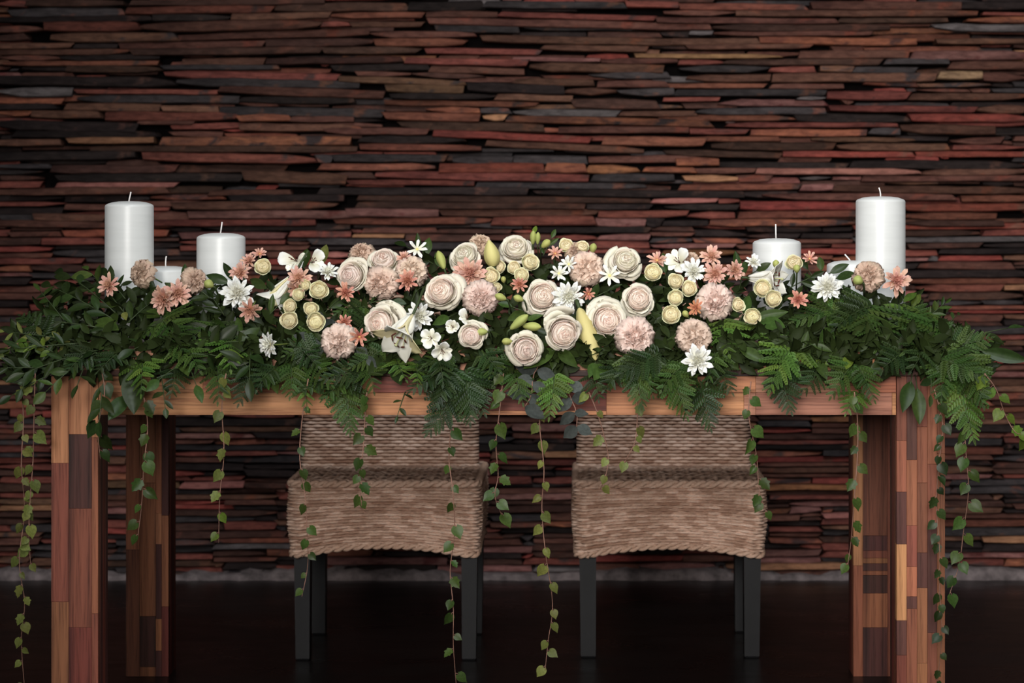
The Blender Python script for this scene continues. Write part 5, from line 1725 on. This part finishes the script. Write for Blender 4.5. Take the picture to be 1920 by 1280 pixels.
FERNS = [(1500, 640, 1441, 738, 'fernb'), (1470, 690, 1485, 776, 'fernd'), (1352, 600, 1368, 669, 'fernb'), (1200, 655, 1206, 766, 'fern'), (1262, 680, 1290, 786, 'fern'), (1312, 712, 1334, 808, 'fernd'),
         (1240, 660, 1155, 705, 'fernd'), (1290, 685, 1238, 735, 'fern'), (1345, 690, 1375, 740, 'fernd'), (1165, 680, 1130, 735, 'fernd'), (1215, 690, 1225, 745, 'fern'), (1340, 660, 1325, 720, 'fern'),
         (405, 685, 408, 758, 'fern'), (475, 690, 446, 761, 'fernd'), (545, 680, 543, 748, 'fern'), (562, 705, 577, 766, 'fernb'), (638, 715, 657, 816, 'fern'), (688, 685, 702, 738, 'fern'),
         (680, 700, 600, 712, 'fernd'), (650, 715, 602, 752, 'fern'), (610, 668, 522, 648, 'fernd'), (585, 675, 625, 725, 'fern'), (600, 640, 530, 668, 'fern'), (560, 640, 600, 690, 'fernd'),
         (742, 672, 763, 715, 'fernb'), (778, 680, 783, 723, 'fernb'), (860, 715, 798, 817, 'fernd'), (845, 690, 812, 770, 'fernd'), (872, 690, 882, 798, 'fernd'), (888, 695, 911, 780, 'fernd'),
         (840, 690, 765, 737, 'fernd'), (850, 665, 790, 690, 'fern'), (935, 670, 917, 709, 'fern'), (955, 692, 981, 759, 'fern'), (1040, 700, 1029, 787, 'fernb'), (1112, 700, 1123, 753, 'fernd'),
         (965, 690, 893, 662, 'fern'), (905, 655, 940, 700, 'fernd'), (690, 578, 627, 590, 'fern'), (690, 600, 655, 640, 'fernd'), (720, 655, 655, 690, 'fern'), (810, 665, 830, 725, 'fernd'),
         (1585, 575, 1482, 605, 'fern'), (1540, 600, 1622, 566, 'fernb'), (1610, 570, 1667, 668, 'fern'), (1690, 590, 1762, 615, 'fern'), (1640, 575, 1560, 620, 'fernd'), (1770, 600, 1690, 665, 'fern'),
         (1760, 650, 1862, 632, 'fern'), (1750, 670, 1852, 712, 'fern'), (1795, 700, 1828, 830, 'fernb'), (1772, 680, 1765, 752, 'fern'), (1720, 640, 1705, 700, 'fernd'), (1690, 660, 1640, 700, 'fernd'),
         (1602, 680, 1556, 748, 'fern'), (1608, 685, 1641, 754, 'fern'), (1612, 735, 1585, 778, 'fernb'), (1800, 670, 1845, 765, 'fern'), (1530, 690, 1500, 740, 'fernd'), (1700, 600, 1655, 575, 'fern'),
         (300, 600, 346, 676, 'fern'), (335, 640, 378, 700, 'fern'), (268, 675, 264, 744, 'fernb'), (175, 655, 125, 698, 'fernd'), (430, 635, 433, 698, 'fernb'), (95, 645, 35, 590, 'fernd'),
         (325, 690, 318, 745, 'fernd'), (520, 690, 480, 735, 'fernd'), (225, 660, 180, 700, 'fernd'), (405, 610, 350, 640, 'fern'), (455, 605, 420, 655, 'fernd'), (610, 715, 560, 735, 'fernd')]
for a in FERNS:
    fern(*a)

SPRIGS = [(215, 600, 95, 537, 8, 42, 'dark'), (220, 590, 118, 512, 6, 40, 'dark'), (232, 585, 165, 506, 6, 42, 'mid'), (215, 620, 60, 600, 8, 38, 'dark'), (200, 640, 18, 655, 9, 36, 'dark'), (190, 655, 45, 700, 8, 36, 'dark'),
          (180, 660, 85, 735, 7, 38, 'mid'), (235, 560, 200, 518, 4, 34, 'dark'), (240, 605, 290, 562, 4, 44, 'dark'), (150, 640, 8, 622, 8, 28, 'olive'), (130, 690, 20, 742, 6, 34, 'dark'), (165, 675, 145, 722, 4, 42, 'dark'),
          (120, 600, 75, 545, 5, 34, 'mid'), (80, 690, 0, 690, 6, 30, 'dark'), (100, 660, 50, 640, 5, 28, 'bright'), (200, 690, 186, 790, 5, 40, 'dark'), (300, 690, 310, 765, 6, 26, 'dark'),
          (214, 612, 207, 555, 1, 52, 'mid'), (232, 585, 243, 622, 1, 36, 'olive'), (265, 600, 268, 555, 1, 46, 'dark'), (262, 592, 325, 587, 1, 62, 'mid'), (285, 610, 370, 598, 1, 72, 'dark'), (178, 602, 240, 620, 1, 66, 'mid'),
          (330, 625, 400, 612, 1, 66, 'dark'), (420, 640, 472, 622, 1, 54, 'dark'), (346, 532, 347, 488, 1, 46, 'dark'), (440, 528, 414, 484, 1, 50, 'dark'), (430, 530, 384, 514, 1, 46, 'dark'), (395, 560, 370, 540, 2, 36, 'dark'),
          (250, 692, 250, 786, 1, 94, 'dark'), (238, 742, 198, 790, 1, 64, 'dark'), (345, 682, 298, 712, 2, 46, 'mid'), (350, 676, 368, 722, 2, 46, 'mid'), (400, 645, 480, 640, 4, 50, 'dark'),
          (500, 690, 508, 752, 1, 63, 'mid'), (510, 688, 521, 756, 1, 66, 'mid'), (470, 660, 468, 712, 3, 46, 'dark'), (490, 645, 425, 615, 3, 50, 'mid'), (520, 665, 516, 610, 1, 48, 'mid'), (480, 700, 455, 680, 2, 44, 'dark'),
          (600, 500, 613, 452, 1, 54, 'olive'), (570, 502, 575, 454, 1, 50, 'mid'), (548, 505, 525, 462, 1, 42, 'dark'), (785, 472, 782, 434, 1, 38, 'mid'), (796, 482, 806, 444, 1, 44, 'mid'), (812, 495, 762, 462, 3, 30, 'dark'),
          (832, 503, 812, 466, 1, 40, 'mid'), (1000, 470, 1002, 438, 2, 22, 'bright'), (1018, 480, 1034, 446, 3, 24, 'mid'), (1248, 512, 1243, 478, 1, 46, 'mid'), (1300, 522, 1304, 460, 1, 64, 'dark'), (1386, 512, 1377, 464, 1, 50, 'mid'),
          (1392, 518, 1400, 480, 1, 40, 'dark'), (1418, 508, 1442, 494, 1, 32, 'dark'), (1556, 512, 1590, 494, 1, 40, 'dark'), (1540, 508, 1536, 476, 1, 32, 'mid'), (1568, 522, 1594, 514, 1, 42, 'dark'), (1530, 530, 1515, 505, 2, 34, 'dark'),
          (1560, 615, 1524, 668, 1, 64, 'mid'), (1574, 618, 1600, 671, 1, 58, 'mid'), (1630, 640, 1658, 662, 1, 48, 'dark'), (1592, 668, 1584, 706, 1, 44, 'bright'), (1534, 678, 1558, 722, 1, 50, 'mid'), (1708, 715, 1690, 780, 1, 66, 'mid'),
          (1720, 728, 1726, 804, 1, 76, 'mid'), (1842, 658, 1925, 676, 1, 88, 'dark'), (1826, 664, 1856, 672, 1, 36, 'dark'), (1702, 590, 1688, 552, 3, 42, 'bright'), (1710, 575, 1727, 548, 1, 34, 'bright'), (1735, 600, 1772, 568, 6, 26, 'mid'),
          (1765, 625, 1795, 590, 4, 20, 'dark'), (1790, 640, 1890, 615, 3, 40, 'dark'), (1408, 600, 1476, 586, 1, 72, 'mid'), (1425, 600, 1482, 618, 1, 68, 'mid'), (1393, 588, 1411, 540, 1, 54, 'mid'), (1358, 582, 1396, 596, 1, 44, 'dark'),
          (1440, 627, 1388, 642, 1, 54, 'mid'), (1386, 652, 1441, 679, 1, 62, 'mid'), (1475, 618, 1472, 646, 1, 28, 'dark'), (1248, 651, 1204, 632, 1, 46, 'dark'), (1246, 641, 1304, 640, 1, 60, 'dark'), (985, 586, 943, 600, 1, 46, 'mid'),
          (988, 600, 1016, 588, 1, 32, 'mid'), (908, 588, 942, 614, 1, 46, 'mid'), (1040, 655, 976, 689, 1, 74, 'mid'), (1046, 655, 1092, 696, 1, 64, 'mid'), (1036, 692, 1040, 648, 1, 46, 'mid'), (1116, 680, 1097, 716, 1, 44, 'mid'),
          (1131, 682, 1106, 726, 1, 52, 'mid'), (1141, 688, 1149, 744, 1, 58, 'mid'), (730, 672, 680, 706, 1, 60, 'dark', 0.0, 1.5), (738, 690, 758, 735, 1, 50, 'dark'), (880, 710, 894, 767, 1, 60, 'mid'), (829, 560, 857, 598, 1, 48, 'dark'),
          (842, 594, 800, 611, 1, 44, 'mid'), (760, 735, 745, 780, 4, 22, 'dark'), (1500, 655, 1540, 640, 3, 44, 'mid'), (1620, 600, 1640, 630, 2, 44, 'dark'), (1655, 620, 1700, 650, 3, 36, 'dark'), (1740, 690, 1745, 740, 3, 34, 'dark'),
          (640, 560, 610, 585, 2, 40, 'dark'), (690, 570, 735, 565, 3, 36, 'dark'), (790, 540, 770, 570, 2, 40, 'dark'), (1110, 560, 1140, 545, 2, 36, 'dark'), (1000, 590, 960, 575, 2, 34, 'mid'), (1220, 590, 1240, 610, 2, 40, 'dark'),
          (1480, 540, 1520, 520, 3, 34, 'dark'), (530, 560, 500, 540, 3, 38, 'dark'), (505, 590, 525, 570, 2, 40, 'mid'), (420, 590, 400, 560, 3, 38, 'dark'), (290, 640, 250, 655, 3, 42, 'dark'), (360, 660, 420, 670, 3, 44, 'dark')]
for a in SPRIGS:
    sprig(*a)

eucalyptus(612, 596, 582, 640, 4, 40, 'grey eucalyptus sprig under the left cream rose cluster')
eucalyptus(718, 640, 688, 668, 4, 26, 'small grey eucalyptus sprig left of the open lily')
eucalyptus(1010, 686, 985, 762, 7, 42, 'broad grey eucalyptus sprig hanging under the lowest blush rose')
eucalyptus(1066, 712, 1082, 800, 8, 33, 'grey eucalyptus sprig hanging past the apron at the edge of the right chair')

IVIES = [([(66, 700), (64, 770), (62, 860), (57, 930), (54, 1000), (58, 1065)], 15, 27, 'olive', 'thicker ivy vine hanging clear of the table at the far left'),
         ([(40, 720), (44, 790), (40, 870), (46, 960), (36, 1050), (46, 1130), (40, 1200), (46, 1290)], 22, 22, 'olive', 'long thin ivy vine at the far left reaching below the frame'),
         ([(270, 745), (277, 800), (270, 870), (266, 940), (258, 1010)], 11, 28, 'mid', 'ivy vine with heart-shaped leaves in front of the back left leg'),
         ([(190, 690), (196, 740), (184, 800), (188, 860)], 6, 32, 'dark', 'short dark ivy vine on the front left table leg'),
         ([(424, 700), (416, 760), (420, 850), (412, 930), (410, 1018)], 9, 23, 'olive', 'thin ivy vine hanging between the left legs and the left chair', 'bright'),
         ([(578, 710), (566, 790), (562, 860), (572, 930), (576, 1000), (577, 1060), (566, 1118)], 12, 20, 'mid', 'thin ivy vine at the left edge of the left chair'),
         ([(688, 735), (684, 790), (680, 850), (674, 900), (678, 948)], 12, 27, 'mid', 'leafy ivy vine in front of the left chair backrest'),
         ([(846, 800), (842, 860), (850, 930), (852, 1000), (844, 1070), (850, 1140), (850, 1210), (856, 1290)], 14, 24, 'mid', 'long ivy vine over the right side of the left chair'),
         ([(944, 700), (938, 760), (930, 830), (934, 890), (928, 930), (942, 968)], 12, 29, 'mid', 'leafy ivy vine in the gap between the chairs, short one'),
         ([(1014, 740), (1012, 800), (1020, 880), (1016, 950), (1022, 1030), (1036, 1130), (1028, 1200), (1022, 1256)], 17, 24, 'olive', 'long ivy vine in the gap between the chairs'),
         ([(1102, 730), (1122, 780), (1140, 850), (1136, 890), (1126, 916)], 6, 22, 'olive', 'thin ivy vine at the left part of the right chair back'),
         ([(1196, 745), (1194, 800), (1188, 835), (1164, 878)], 5, 22, 'olive', 'short bent ivy vine in the middle of the right chair back'),
         ([(1408, 715), (1404, 780), (1418, 850), (1424, 920), (1440, 968)], 11, 27, 'mid', 'leafy ivy vine at the right edge of the right chair'),
         ([(1602, 735), (1608, 790), (1608, 850), (1602, 930), (1596, 1010), (1588, 1070)], 12, 24, 'mid', 'ivy vine in front of the back right table leg'),
         ([(1752, 730), (1768, 800), (1760, 870), (1756, 950), (1762, 1030), (1762, 1110), (1766, 1190), (1756, 1285)], 26, 23, 'dark', 'dense dark ivy vine down the front right table leg'),
         ([(1808, 800), (1812, 860), (1816, 920), (1806, 1000), (1798, 1060), (1776, 1125)], 12, 27, 'mid', 'ivy vine hanging beyond the front right leg'),
         ([(1846, 700), (1868, 730), (1884, 775), (1904, 810), (1930, 820)], 8, 29, 'bright', 'bright ivy sprig arching out at the far right'),
         ([(90, 650), (50, 640), (20, 650), (-10, 668)], 8, 22, 'bright', 'fresh ivy sprig sticking out at the far left')]
for a in IVIES:
    ivy(*a[:5], tone2=a[5] if len(a) > 5 else None)
